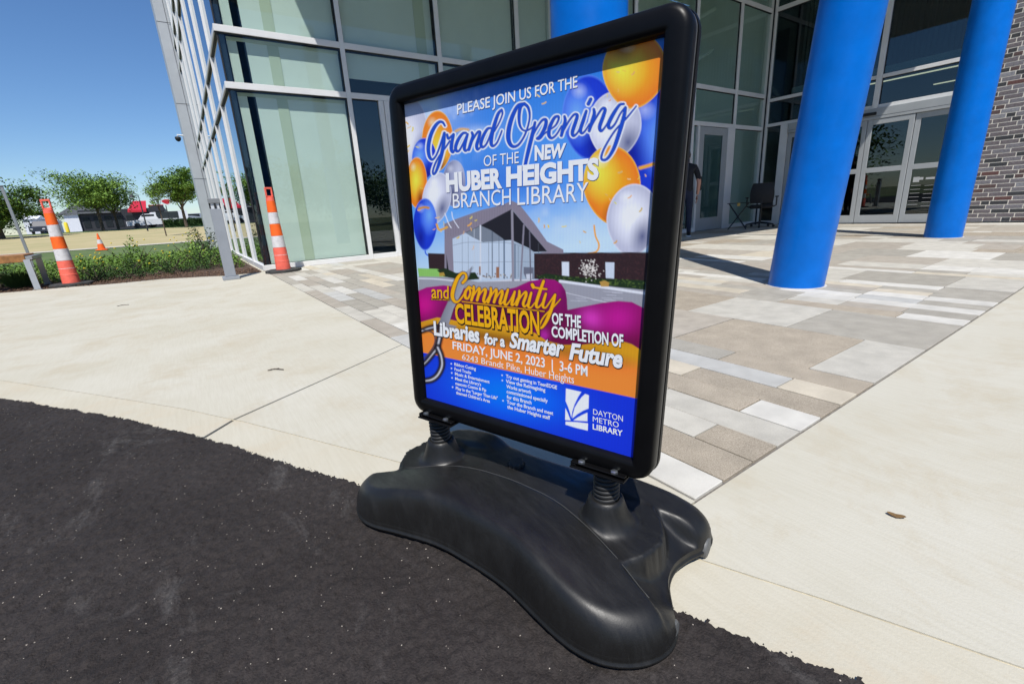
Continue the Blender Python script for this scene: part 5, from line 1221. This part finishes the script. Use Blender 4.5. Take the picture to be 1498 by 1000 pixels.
for k in range(5):
    a = 2*math.pi*k/5+.3; c_, s_ = math.cos(a), math.sin(a)
    b = MB(); b.tube([(0, 0, .11), (c_*.16, s_*.16, .10), (c_*.31, s_*.31, .072)], [.026, .022, .016], 8); b.build('base_arm', M['blackmetal'], ch, smooth=True)
    b = MB(); b.lathe([(.008, -.02), (.027, -.02), (.03, -.012), (.03, .012), (.027, .02), (.008, .02)], (0, 0, 0), 12)
    o = b.build('castor', M['blackmetal'], ch, smooth=40); o.location = (c_*.31, s_*.31, .031); o.rotation_euler = (R(90), 0, a)
ft = empty('folding_table', (10.62, 6.02, 0), R(-61), label='small black folding tray table with crossed legs beside the chair', cat='table')
b = MB(); b.box((-.24, -.17, .585), (.24, .17, .60), .004); b.build('table_top', M['blackmetal'], ft)
for y_ in (-.15, .15):
    b = MB(); b.tube([(-.20, y_, .583), (.19, y_, .008)], .011, 8); b.build('leg', M['blackmetal'], ft, smooth=40)
    b = MB(); b.tube([(.20, y_*.86, .583), (-.19, y_*.86, .008)], .011, 8); b.build('leg', M['blackmetal'], ft, smooth=40)
b = MB(); b.tube([(-.19, -.13, .012), (-.19, .13, .012)], .009, 8); b.tube([(.19, -.15, .012), (.19, .15, .012)], .009, 8); b.build('crossbar', M['blackmetal'], ft, smooth=40)
b = MB(); b.box((-.03, -.178, .53), (.03, -.172, .60)); b.build('strap', mat('ochre strap', (.45, .28, .06), .7), ft)
# person: one skinned body, clothes by zone
def skin_body(name, joints, edges, radii, m, parent, sub=2):
    me = bpy.data.meshes.new(name); me.from_pydata(joints, edges, []); o = bpy.data.objects.new(name, me); col.objects.link(o)
    mod = o.modifiers.new('skin', 'SKIN'); 
    if not me.skin_vertices: bpy.context.view_layer.objects.active = o; bpy.ops.object.select_all(action='DESELECT'); o.select_set(True); bpy.ops.mesh.customdata_skin_add()
    for v, r in zip(me.skin_vertices[0].data, radii): v.radius = r if isinstance(r, tuple) else (r, r)
    me.skin_vertices[0].data[0].use_root = True
    s = o.modifiers.new('sub', 'SUBSURF'); s.levels = sub; s.render_levels = sub; mod.use_smooth_shade = True
    bpy.context.view_layer.update(); ev = bpy.data.meshes.new_from_object(o.evaluated_get(bpy.context.evaluated_depsgraph_get()))
    bpy.data.objects.remove(o); ev.name = name
    for q in m: ev.materials.append(q)
    o = bpy.data.objects.new(name, ev); col.objects.link(o); o.parent = parent; return o
M['skin'] = mat('skin', (.50, .26, .19), .5); M['shirt'] = mat('black polo shirt', (.012, .013, .017), .85, var=.3, vscale=20); M['jeans'] = mat('dark blue jeans', (.015, .022, .05), .85, var=.3, vscale=30)
M['hair'] = mat('brown hair', (.05, .028, .018), .6); M['shoe'] = mat('black trainers', (.012, .012, .013), .5); M['sole'] = mat('white sole', (.7, .7, .7), .6)
pe = empty('person', (8.42, 5.93, 0), R(-52), label='person in black shirt and dark jeans standing by the entrance, half hidden behind the sign', cat='person')
J = [(0, 0, .88), (0, .0, 1.03), (0, -.005, 1.20), (0, .01, 1.36), (0, .015, 1.43), (0, .03, 1.49),
     (-.17, .005, 1.345), (-.235, .01, 1.20), (-.262, .0, 1.06), (-.255, .09, .93), (-.245, .15, .86),
     (.17, .005, 1.345), (.235, .01, 1.20), (.262, .0, 1.06), (.255, .06, .90), (.25, .09, .82),
     (-.095, 0, .82), (-.105, .015, .48), (-.11, -.01, .09), (-.115, .05, .05), (-.118, .14, .035),
     (.095, 0, .82), (.105, .03, .48), (.115, .0, .09), (.12, .06, .05), (.125, .15, .035)]
Ed = [(0, 1), (1, 2), (2, 3), (3, 4), (4, 5), (3, 6), (6, 7), (7, 8), (8, 9), (9, 10), (3, 11), (11, 12), (12, 13), (13, 14), (14, 15), (0, 16), (16, 17), (17, 18), (18, 19), (19, 20), (0, 21), (21, 22), (22, 23), (23, 24), (24, 25)]
Rd = [(.165, .12), (.165, .125), (.17, .12), (.15, .09), .062, .056, .068, .056, .044, .036, .028, .068, .056, .044, .036, .028, .095, .066, .045, .045, .038, .095, .066, .045, .045, .038]
body = skin_body('body', J, Ed, Rd, [M['shirt'], M['jeans'], M['skin'], M['shoe']], pe)
for pl in body.data.polygons:
    c = pl.center; r_ = abs(c.x)
    pl.material_index = 3 if c.z < .10 else (1 if c.z < .90 and r_ < .23 else (2 if (r_ > .2 and c.z < 1.12) or c.z > 1.435 else 0))
hd_ = MB()
vs = []; nu, nv = 20, 14
for j in range(nv+1):
    ph = math.pi*j/nv
    for i in range(nu):
        th = 2*math.pi*i/nu; x = .078*math.sin(ph)*math.cos(th); y = .098*math.sin(ph)*math.sin(th); z = .118*math.cos(ph)
        if z < -.03: x *= 1-.28*(-z-.03)/.09; y = y*(1-.12*(-z-.03)/.09)+.008
        if y > .07 and abs(x) < .02 and -.045 < z < .01: y += .022*(1-abs(x)/.02)*(1-abs(z+.025)/.04)
        if y > .06 and .005 < z < .03 and .015 < abs(x) < .045: y -= .008
        vs.append((x, y, z))
hd_.add(vs, [(j*nu+i, j*nu+(i+1) % nu, (j+1)*nu+(i+1) % nu, (j+1)*nu+i) for j in range(nv) for i in range(nu)])
for s in (-1, 1): hd_.add([(s*.078, -.015, -.02), (s*.094, -.022, .02), (s*.092, .0, .03), (s*.08, .012, -.015), (s*.076, .0, .0)], [(0, 1, 2), (0, 2, 3), (0, 3, 4)])
o = hd_.build('head', M['skin'], pe, smooth=True); o.location = (0, .035, 1.575)
hr_ = MB(); vs = []
for j in range(9):
    ph = math.pi*.62*j/8
    for i in range(nu):
        th = 2*math.pi*i/nu; s = 1.10 if math.sin(th) < .55 else (1.1 if j < 4 else .97); vs.append((.078*s*math.sin(ph)*math.cos(th), .098*s*math.sin(ph)*math.sin(th)-.004, .121*1.06*math.cos(ph)))
hr_.add(vs, [(j*nu+i, j*nu+(i+1) % nu, (j+1)*nu+(i+1) % nu, (j+1)*nu+i) for j in range(8) for i in range(nu)]); o = hr_.build('hair', M['hair'], pe, smooth=True); o.location = (0, .035, 1.575)
for s, px_, py_, pz_ in ((-1, -.243, .155, .85), (1, .249, .095, .81)):
    JJ = [(0, 0, 0), (0, .01, -.04), (s*.0, .02, -.085)]; EE = [(0, 1), (1, 2)]; RR = [(.018, .026), (.018, .036), (.013, .033)]
    for k, (yy, ln) in enumerate(((-.022, .062), (-.002, .072), (.018, .068), (.036, .052))):
        i0 = len(JJ); JJ += [(0, yy+.01, -.09), (-s*.008, yy+.016, -.09-ln*.5), (-s*.022, yy+.016, -.09-ln)]; EE += [(2, i0), (i0, i0+1), (i0+1, i0+2)]; RR += [.010, .0088, .0075]
    i0 = len(JJ); JJ += [(-s*.012, .048, -.05), (-s*.02, .062, -.085)]; EE += [(1, i0), (i0, i0+1)]; RR += [.011, .009]
    h_ = skin_body('hand', JJ, EE, RR, [M['skin']], pe, 1); h_.location = (px_, py_, pz_)
for s in (-1, 1):
    b = MB(); b.box((s*.118-.05, -.07, .002), (s*.118+.05, .20, .026), .01); b.build('sole', M['sole'], pe, smooth=40)
# bits on the paving
M['leafbrown'] = mat('dry leaf', (.20, .115, .04), .8, var=.3, vscale=60)
def leaf(x, y, rz, s, label):
    b = MB(); n = 12; vs = [(0, 0, .0008*2)]
    for k in range(n): a = 2*math.pi*k/n; vs.append((s*math.cos(a), s*.45*math.sin(a)*(1+.15*math.sin(3*a)), .002+.003*abs(math.cos(a))))
    b.add(vs, [(0, 1+k, 1+(k+1) % n) for k in range(n)]); o = b.build('dry_leaf', M['leafbrown'], label=label, cat='leaf'); o.location = (x, y, .0015); o.rotation_euler = (0, 0, rz)
leaf(1.235, .255, R(-70), .018, 'flat brown leaf stain on the bare concrete at lower right')
M['twig'] = mat('twig', (.05, .035, .025), .9)
def twig(x, y, rz, s, label):
    b = MB(); b.tube([(0, 0, .004), (s*.4, s*.12, .008), (s, 0, .004)], .0025, 5); b.tube([(s*.35, s*.1, .006), (s*.55, s*.35, .004)], .0018, 5); b.tube([(s*.2, .0, .006), (s*.1, s*.22, .004)], .0016, 5)
    o = b.build('twig', M['twig'], label=label, cat='twig'); o.location = (x, y, 0); o.rotation_euler = (0, 0, rz)
twig(.205, 2.62, R(-35), .085, 'small dark twig on the pale slab beside the saw cut joint')
twig(-.75, 6.25, R(10), .10, 'thin dark twig farther off on the pale slab near the bench')

# ================================================================ PLANTING
LEAF = [mat('leaf green', (.12, .215, .032), .65, var=.3, vscale=2), mat('leaf light', (.17, .28, .05), .6, var=.3, vscale=2), mat('leaf dark', (.035, .075, .018), .7, var=.3, vscale=2)]
for m in LEAF:
    p = m.node_tree.nodes['Principled BSDF']; p.inputs['Specular IOR Level'].default_value = .25
M['bark'] = mat('bark', (.10, .075, .055), .9, var=.4, vscale=12, bump=.6)
M['yellow'] = mat('yellow flower', (.75, .58, .03), .6)
b = MB(); b.add([(x, y, z) for x, y, z in [(p[0], p[1]+.0, -.012) for p in BED[:-2]]+[(.90, 8.60, -.012), (.90, 16.0, -.02), (-7.5, 16.0, -.02)]], [tuple(range(len(BED)-2+3))])
b.build('planting_bed', M['mulch'], kind='structure')
rm = random.Random(21)
b = MB()                                            # bark chips along the front
def bedfront(x): return float(np.interp(x, [p[0] for p in BED], [p[1] for p in BED]))
for k in range(5200):
    x = rm.uniform(-4.6, .88); y = bedfront(x)+rm.uniform(-.03, 1.0)**1; 
    if rm.random() < .02: y = bedfront(x)-rm.uniform(0, .12)
    s = rm.uniform(.008, .024); a = rm.random()*3.1; c_, s_ = math.cos(a)*s, math.sin(a)*s; z = rm.uniform(-.008, .02); q = rm.uniform(-.01, .01)
    b.add([(x-c_, y-s_, z), (x+s_*.4, y-c_*.4, z+.004), (x+c_, y+s_, z+q), (x-s_*.4, y+c_*.4, z+.008)], [(0, 1, 2, 3)])
b.build('mulch_chips', mat('bark chips', (.17, .10, .06), .9, var=.6, vscale=90), kind='stuff')
def foliage(rnd_, n, shape, size, lean=1.):
    """list of leaf-sized blades through a volume; shape(rnd) -> (x, y, z)"""
    V = []; F = []
    for k in range(n):
        x, y, z = shape(rnd_); s = size*rnd_.uniform(.6, 1.4); a = rnd_.random()*6.283; t = rnd_.uniform(-.9, .9)
        d = Vector((math.cos(a)*math.cos(t), math.sin(a)*math.cos(t), math.sin(t)*lean)); u = Vector((-math.sin(a), math.cos(a), rnd_.uniform(-.5, .5))).normalized()
        p = Vector((x, y, z)); i = len(V); V += [p, p+d*s*.5+u*s*.24, p+d*s, p+d*s*.5-u*s*.24]; F.append((i, i+1, i+2, i+3))
    return V, F
def shrub(x, y, w, h, label, m=0, n=900, size=.05, flowers=0, seed=1, grassy=False):
    r_ = random.Random(seed); t = empty('shrub', (x, y, -.02), label=label, cat='shrub', group='low shrubs in the planting bed')
    def shp(q):
        while True:
            u, v, z = q.uniform(-1, 1), q.uniform(-1, 1), q.random()
            if u*u+v*v+z*z < 1 and q.random() < .35+.65*(u*u+v*v+z*z): return u*w*(.75+.25*math.sin(5*math.atan2(v, u)+seed)), v*w, z*h*(.8+.3*math.sin(7*u+seed))+.02
    b = MB()
    if grassy:
        for k in range(n):
            a = r_.random()*6.283; rr_ = r_.random()**.7*w; hh = h*r_.uniform(.5, 1.1); x0, y0 = math.cos(a)*rr_*.35, math.sin(a)*rr_*.35; x1, y1 = math.cos(a)*rr_, math.sin(a)*rr_; s = .006
            b.add([(x0-s, y0, 0), (x0+s, y0, 0), ((x0+x1)/2+s, (y0+y1)/2, hh*.6), ((x0+x1)/2-s, (y0+y1)/2, hh*.6), (x1, y1, hh)], [(0, 1, 2, 3), (3, 2, 4)])
    else:
        V, F = foliage(r_, n, shp, size); b.add(V, F)
    b.build('foliage', LEAF[m], t)
    b = MB()
    for k in range(7): a = k*.9; b.tube([(0, 0, 0), (math.cos(a)*w*.3, math.sin(a)*w*.3, h*.4), (math.cos(a)*w*.6, math.sin(a)*w*.6, h*.75)], [.008, .006, .003], 5)
    b.build('stems', M['bark'], t)
    if flowers:
        b = MB()
        for k in range(flowers):
            a = r_.random()*6.283; rr_ = math.sqrt(r_.random())*w; z = h*math.sqrt(max(.05, 1-(rr_/w)**2))*r_.uniform(.85, 1.15)+.03; s = .014
            x0, y0 = math.cos(a)*rr_, math.sin(a)*rr_
            b.add([(x0+s*math.cos(q*1.05), y0+s*math.sin(q*1.05), z+.008*(q % 2)) for q in range(6)], [tuple(range(6))])
            b.add([(x0-s, y0, z-s*.6), (x0+s, y0, z-s*.6), (x0+s, y0, z+s*.7), (x0-s, y0, z+s*.7)], [(0, 1, 2, 3)])
        b.build('flowers', M['yellow'], t)
    return t
SH = [(-.95, 11.6, .62, .62, 'leafy shrub with yellow flowers in the middle of the bed', 0, 1500, .055, 16), (.05, 12.1, .60, .60, 'yellow flowered shrub in the bed left of the bollard', 1, 1400, .05, 18), (-1.55, 11.0, .42, .38, 'low yellow flowered clump right behind the leftmost cone', 0, 900, .05, 14),
      (.30, 13.6, .55, .85, 'spiky upright shrub next to the glass side wall', 2, 1300, .06, 0), (.2, 10.6, .50, .40, 'fine dark green mound nearest the bollard', 2, 1500, .035, 0), (-.35, 10.3, .50, .38, 'fine dark green mound in the bed front, second left of the bollard', 2, 1500, .035, 0),
      (-.95, 10.15, .45, .36, 'dark green mound at the bed front under the flowering shrub', 2, 1300, .035, 2), (-1.35, 10.15, .34, .30, 'small dark mound just right of the faded cone', 2, 900, .035, 2), (-2.05, 10.9, .45, .32, 'bright light green mound seen under the bench bar', 1, 1100, .045, 0),
      (-2.75, 10.9, .45, .42, 'dark leafy shrub under the bench seat', 2, 1200, .05, 0), (-3.3, 11.1, .50, .46, 'dark leafy shrub at the left edge behind the bench', 2, 1200, .05, 0), (-2.3, 10.3, .26, .26, 'small blue green tuft between the bench legs', 2, 700, .03, 0), (.62, 10.2, .26, .26, 'small green tuft between the bollard and the glass wall', 0, 600, .035, 0)]
for k, (x, y, w, h, lb, m, n, s, fl) in enumerate(SH): shrub(x, y, w, h, lb, m, n, s, fl, seed=k+1, grassy=(k in (11,)))
b = MB(); r_ = random.Random(77)                    # ground cover behind the shrubs
def gc(q): x = q.uniform(-7, .85); y = q.uniform(10.9, 16.2); return x, y, q.random()**1.5*(.10 if y < 12 else .2)
V, F = foliage(r_, 26000, gc, .055); b.add(V, F); b.build('ground_cover', LEAF[0], kind='stuff')
b = MB()
for k in range(26):
    x, y, z = gc(r_); z = .2; s = .014; b.add([(x-s, y, z-s), (x+s, y, z-s), (x+s, y, z+s), (x-s, y, z+s)], [(0, 1, 2, 3)])
b.build('yellow_blooms', M['yellow'], kind='stuff')

def tree(name, x, y, h, w, trunk, label, seed, n=5200, size=.34, tr=.12, m=(0, 1), cat='tree', group='trees beyond the field', lean=0., z0=None, flat=.75, parent_group=True):
    """trunk with limbs; crown of leaf clusters hung round the limb ends, open between them"""
    r_ = random.Random(seed); z = land(x, y) if z0 is None else z0
    t = empty(name, (x, y, z), label=label, cat=cat, group=group)
    b = MB(); ends = []
    b.tube([(0, 0, -.1), (lean*.3, 0, trunk*.6), (lean, 0, trunk)], [tr*1.2, tr, tr*.85], 8)
    tips = []
    for k in range(9):
        a = 2*math.pi*k/9+r_.uniform(-.3, .3); el = r_.uniform(.25, 1.25); ln = r_.uniform(.55, 1.)
        z1 = trunk+(h-trunk)*(.15+.75*math.sin(el))*ln; rr_ = w*math.cos(el)*ln
        z_s = trunk*r_.uniform(.75, 1.)
        p1 = (lean+math.cos(a)*rr_*.4, math.sin(a)*rr_*.4, z_s+(z1-z_s)*.5); p2 = (lean+math.cos(a)*rr_*.9, math.sin(a)*rr_*.9, z1)
        b.tube([(lean*.9, 0, z_s), p1, p2], [tr*.5, tr*.3, tr*.08], 6); tips += [p1, p2]
        for q in range(3):
            a2 = a+r_.uniform(-.9, .9); p3 = (p1[0]+math.cos(a2)*w*.45*r_.random(), p1[1]+math.sin(a2)*w*.45*r_.random(), p1[2]+r_.uniform(-.05, .35)*(h-trunk)); b.tube([p1, p3], [tr*.2, tr*.06], 5); tips.append(p3)
    b.build('trunk', M['bark'], t, smooth=40)
    clusters = []
    for p in tips:
        for q in range(3): clusters.append((p[0]+r_.gauss(0, w*.10), p[1]+r_.gauss(0, w*.10), max(trunk*.75, p[2]+r_.gauss(0, w*.07)), w*r_.uniform(.10, .24)))
    for li, frac in ((m[0], .62), (m[1], .38)):
        def shp(q):
            c = clusters[q.randrange(len(clusters))]
            v = Vector((q.gauss(0, 1), q.gauss(0, 1), q.gauss(0, 1))).normalized()*(q.random()**.45)*c[3]*1.25; return c[0]+v.x, c[1]+v.y, c[2]+v.z*flat*.75
        V, F = foliage(r_, int(n*frac), shp, size); b = MB(); b.add(V, F); b.build('crown', LEAF[li], t)
    return t
def at(pxx, Y):                                    # world x of a picture column at depth Y on the far land
    best = None
    d = cam.matrix_world.to_3x3() @ Vector((pxx-749, -(343-500), -665.8)); return d.x/d.y*Y
tree('tree', at(153, 74), 74, 7.8, 6.0, 2.6, 'broad open tree in front of the dark shop, its left half', 3, 11000, .28, .16, (1, 0), group=None)
tree('tree', at(176, 76), 76, 6.8, 3.9, 2.4, 'second trunk of the pair, reddish roof showing behind it', 4, 6000, .26, .14, (1, 0), group=None)
tree('tree', at(276, 66), 66, 7.9, 3.6, 2.3, 'tall tree close to the left edge of the glass building', 5, 11000, .26, .15, group=None)
tree('tree', at(2, 62), 62, 5.9, 4.6, .9, 'dense bushy tree at the left edge of the picture', 6, 16000, .26, .2, (0, 2), group=None, flat=1.)
tree('tree', at(66, 110), 112, 5.6, 3.0, 1.6, 'small distant tree just left of the faded cone', 7, 5000, .32, .14, (0, 2), group=None)
tree('tree', at(243, 41), 41, 5.0, .9, 1.9, 'thin young sapling standing alone in the straw field', 8, 700, .16, .035, (1, 0), group=None)
for k, (x, y) in enumerate(((-26, -8), (-34, 6), (-24, 20), (-30, -22), (-18, -30), (-40, 34), (-9, -34), (-48, -10), (4, -38), (14, -36), (24, -44), (-3, -46))):
    tree('tree', x, y, 8.5+k % 3, 7.2, 1.2, 'leafy tree across the road behind the viewer', 30+k, 6500, .40, .2, (0, 2), group='trees across the road', z0=-.05, flat=1.)
def row(name, x0, x1, y, h, d, label, seed, n):
    t = empty(name, ((x0+x1)/2, y, land(0, y)), label=label, cat='hedge'); r_ = random.Random(seed); w = (x1-x0)/2
    V, F = foliage(r_, n, lambda q: (q.uniform(-w, w), q.uniform(-d, d), q.random()**.6*h), .20); b = MB(); b.add(V, F); b.build('foliage', LEAF[2], t)
    b = MB(); b.box((-w*.97, -d*.7, 0), (w*.97, d*.7, h*.75)); b.build('core', LEAF[2], t)
row('hedge', at(243, 72), at(303, 72), 72, .95, .6, 'clipped low hedge in front of the parked vehicles', 9, 3800)

# ================================================================ FAR OBJECTS
M['black_wall'] = mat('charcoal cladding', (.022, .024, .03), .6); M['grey_roof'] = mat('grey shingle roof', (.075, .08, .085), .8, var=.3, vscale=3)
M['white_wall'] = mat('white painted wall', (.68, .70, .74), .7); M['red_roof'] = mat('red metal roof', (.52, .02, .035), .45); M['dark_glass'] = mat('dark window', (.02, .025, .03), .15)
def box_part(t, name, m, a, c, ch=0.):
    b = MB(); b.box(a, c, ch); return b.build(name, m, t)
Ys = 92; zs = land(0, Ys)+.02
x0, x1 = at(99, Ys), at(250, Ys)
shop = empty('shop_building', (x0, Ys, zs), label='long dark shop with grey gable and bright red entrance roof across the field', cat='building')
W_ = x1-x0
def sx(p): return at(p, Ys)-x0
box_part(shop, 'wall', M['black_wall'], (sx(124), 0, 0), (W_, 12, 3.0))
b = MB(); b.add([(-.4, -.6, 2.5), (sx(186), -.6, 2.5), (sx(186), 12, 2.5), (-.4, 12, 2.5), (1.4, 4, 4.3), (sx(172), 4, 4.3)], [(0, 1, 5, 4), (1, 2, 5), (2, 3, 4, 5), (3, 0, 4)]); b.build('roof', M['grey_roof'], shop)
box_part(shop, 'white_gable', M['white_wall'], (.2, -.3, 0), (sx(123), 8, 2.49))
b = MB(); b.add([(sx(197), -1.2, 2.7), (sx(224), -1.2, 2.7), (sx(225), 3, 4.2), (sx(205), 3, 4.2), (sx(197), -1.2, 2.4), (sx(224), -1.2, 2.4)], [(0, 1, 2, 3), (4, 5, 1, 0), (1, 5, 2)]); b.build('entrance_roof', M['red_roof'], shop)
for k in range(5): box_part(shop, 'window', M['dark_glass'], (sx(128+k*16), -.06, .5), (sx(138+k*16), -.005, 2.0))
box_part(shop, 'fascia', M['black_wall'], (sx(228), -.25, 2.45), (W_, -.01, 3.3)); box_part(shop, 'trim', M['red_roof'], (sx(228), -.27, 3.31), (W_, .1, 3.4))
Yg = 80; sg = empty('shop_sign', (at(256, Yg), Yg, land(0, Yg)+.02), label='small rounded red and white shop sign over the white van', cat='sign')
b = MB(); b.tube([(-.2, 0, 0), (-.2, 0, 2.8)], .06, 6); b.build('pole', M['black_wall'], sg)
b = MB(); vs = []
for k in range(20): a = 2*math.pi*k/20; vs.append((.62*math.cos(a)+.06*math.cos(3*a), -.05, 3.3+.42*math.sin(a)+.06*math.cos(2*a)))
b.add(vs+[(x, .06, z) for x, y, z in vs], [tuple(range(20)), tuple(range(39, 19, -1))]+[(i, (i+1) % 20, 20+(i+1) % 20, 20+i) for i in range(20)]); b.build('panel', M['white_wall'], sg)
b = MB(); b.add([(x*.8, -.054, 3.3+(z-3.3)*.75) for x, y, z in vs[2:18]], [tuple(range(16))]); b.build('emblem', M['red_roof'], sg)
def vehicle(x, y, rz, L_, m, label, kind='car'):
    t = empty('parked_car', (x, y, land(0, y)+.04), rz, label=label, cat='car'); t['group'] = 'vehicles parked across the field'
    hgt = {'car': 1.42, 'suv': 1.75, 'truck': 1.85, 'van': 2.2}[kind]; w = .9; b = MB()
    if kind == 'truck': prof = [(-.5, .35), (-.5, .95), (-.36, 1.02), (-.26, 1.08), (-.16, 1.8), (.06, 1.85), (.12, 1.12), (.5, 1.08), (.5, .4)]
    elif kind == 'van': prof = [(-.5, .35), (-.5, .95), (-.38, 1.15), (-.28, 2.05), (.49, 2.15), (.5, .4)]
    elif kind == 'suv': prof = [(-.5, .35), (-.5, .9), (-.27, 1.08), (-.16, 1.68), (.42, 1.72), (.5, 1.05), (.5, .4)]
    else: prof = [(-.5, .3), (-.5, .72), (-.26, .9), (-.12, 1.38), (.2, 1.42), (.38, .98), (.5, .92), (.5, .35)]
    n = len(prof); vs = [(px_*L_, s*w*(1. if pz_ < 1.15 else .86), pz_) for s in (-1, 1) for px_, pz_ in prof]
    b.add(vs, [tuple(range(n)), tuple(range(2*n-1, n-1, -1))]+[(i, (i+1) % n, n+(i+1) % n, n+i) for i in range(n)]); b.build('body', m, t)
    b = MB(); z0_, z1_ = 1.1, hgt-.12
    if kind == 'car': z0_ = .95
    xw0, xw1 = (-.20, .28) if kind != 'truck' else (-.20, .05)
    for s in (-1, 1): b.box((xw0*L_, s*(w*.90), z0_), (xw1*L_, s*(w*.93), z1_))
    b.build('window', M['dark_glass'], t)
    for wx in (-.32, .31):
        for s in (-1, 1):
            b = MB(); b.lathe([(.08, -.1), (.33, -.1), (.34, 0), (.33, .1), (.08, .1)], (0, 0, 0), 14); o = b.build('wheel', M['rubber'], t, smooth=40); o.rotation_euler = (R(90), 0, 0); o.location = (wx*L_, s*.82, .34)
    for s in (-1, 1): box_part(t, 'headlight', M['reflwhite'], (-.502*L_, s*.5, .62), (-.498*L_, s*.8, .78))
CW_ = mat('white car paint', (.72, .73, .76), .3); CS = mat('silver car paint', (.35, .37, .40), .3, metal=.4); CD = mat('dark car paint', (.03, .035, .05), .3); CR = mat('maroon car paint', (.12, .02, .03), .3)
vehicle(at(228, 82), 82, R(8), 5.6, CW_, 'white pickup truck, leftmost of the parked vehicles', 'truck'); vehicle(at(248, 84), 84, R(10), 5.4, CW_, 'white van behind the sapling, under the red sign', 'van')
vehicle(at(266, 85), 85, R(5), 4.6, CD, 'dark car parked right of the white van', 'car'); vehicle(at(283, 86), 86, R(0), 4.8, CS, 'silver car under the tall tree', 'suv'); vehicle(at(296, 88), 88, R(0), 4.5, CW_, 'white car partly hidden by the glass building', 'car')
vehicle(at(68, 95), 95, R(85), 5.5, CD, 'dark truck parked between the white sheds at left', 'truck')
def shed(px0, px1, Y, h, label):
    t = empty('shed', (at(px0, Y), Y, land(0, Y)), label=label, cat='shed'); w = at(px1, Y)-at(px0, Y)
    box_part(t, 'wall', M['white_wall'], (0, 0, 0), (w, 6, h*.8)); b = MB(); b.add([(-.2, -.2, h*.8), (w+.2, -.2, h*.8), (w+.2, 6, h*.8), (-.2, 6, h*.8), (-.2, 3, h), (w+.2, 3, h)], [(0, 1, 5, 4), (2, 3, 4, 5), (0, 4, 3), (1, 2, 5)]); b.build('roof', M['white_wall'], t)
    box_part(t, 'door', M['dark_glass'], (w*.4, -.03, 0), (w*.6, -.005, h*.6))
shed(40, 60, 104, 3.0, 'white shed at left, nearer the bushy tree'); shed(72, 84, 106, 2.3, 'low white shed behind the faded cone')
# street lamp, leaning post, yellow bollard, small cone
lp = empty('street_lamp', (at(215, 60), 60, land(0, 60)), label='dark curved street lamp in front of the red roof', cat='street lamp')
b = MB(); b.tube([(.15, 0, 0), (.15, 0, 3.0)], [.07, .05], 8); b.build('pole', M['black_wall'], lp, smooth=40)
b = MB(); b.tube([(.15, 0, 3.0), (.12, 0, 3.45), (-.1, 0, 3.7), (-.35, 0, 3.6)], .035, 6); b.build('arm', M['black_wall'], lp, smooth=40)
b = MB(); b.lathe([(.22, 0), (.20, .1), (.05, .26)], (-.38, 0, 3.3), 10); b.build('lamp_head', M['black_wall'], lp, smooth=40)
po = empty('sign_post', (-2.78, 13.75, -.02), label='thin galvanised post leaning left at the far side of the bed', cat='post')
b = MB(); b.box((-.022, -.022, -.1), (.022, .022, 1.78)); o = b.build('post', M['bench_steel'], po)
b = MB(); b.box((-.03, -.03, 1.78), (.03, .03, 1.80)); b.build('cap', M['bollcap'], po); po.rotation_euler = (0, R(-2), 0)
yb = empty('yellow_bollard', (at(101, 84), 84, land(0, 84)), label='short yellow post beside the white gable wall', cat='bollard'); b = MB(); b.lathe([(.2, 0), (.2, 1.2), (.12, 1.3), (.01, 1.33)], (0, 0, 0), 12); b.build('post', M['yellow'], yb, smooth=40)
sc2 = empty('small_traffic_cone', (-3.12, 26.6, land(0, 26.6)+.03), label='small orange cone standing alone on the far footpath', cat='cone')
b = MB(); b.box((-.20, -.20, 0), (.20, .20, .03), .01); b.build('base', M['orange'], sc2)
b = MB(); b.lathe([(.14, .03), (.10, .27)], (0, 0, 0), 16); b.lathe([(.068, .45), (.025, .68), (.02, .70)], (0, 0, 0), 16); b.build('body', M['orange'], sc2, smooth=40)
b = MB(); b.lathe([(.10, .27), (.068, .45)], (0, 0, 0), 16); b.build('reflective_band', M['reflwhite'], sc2, smooth=40)
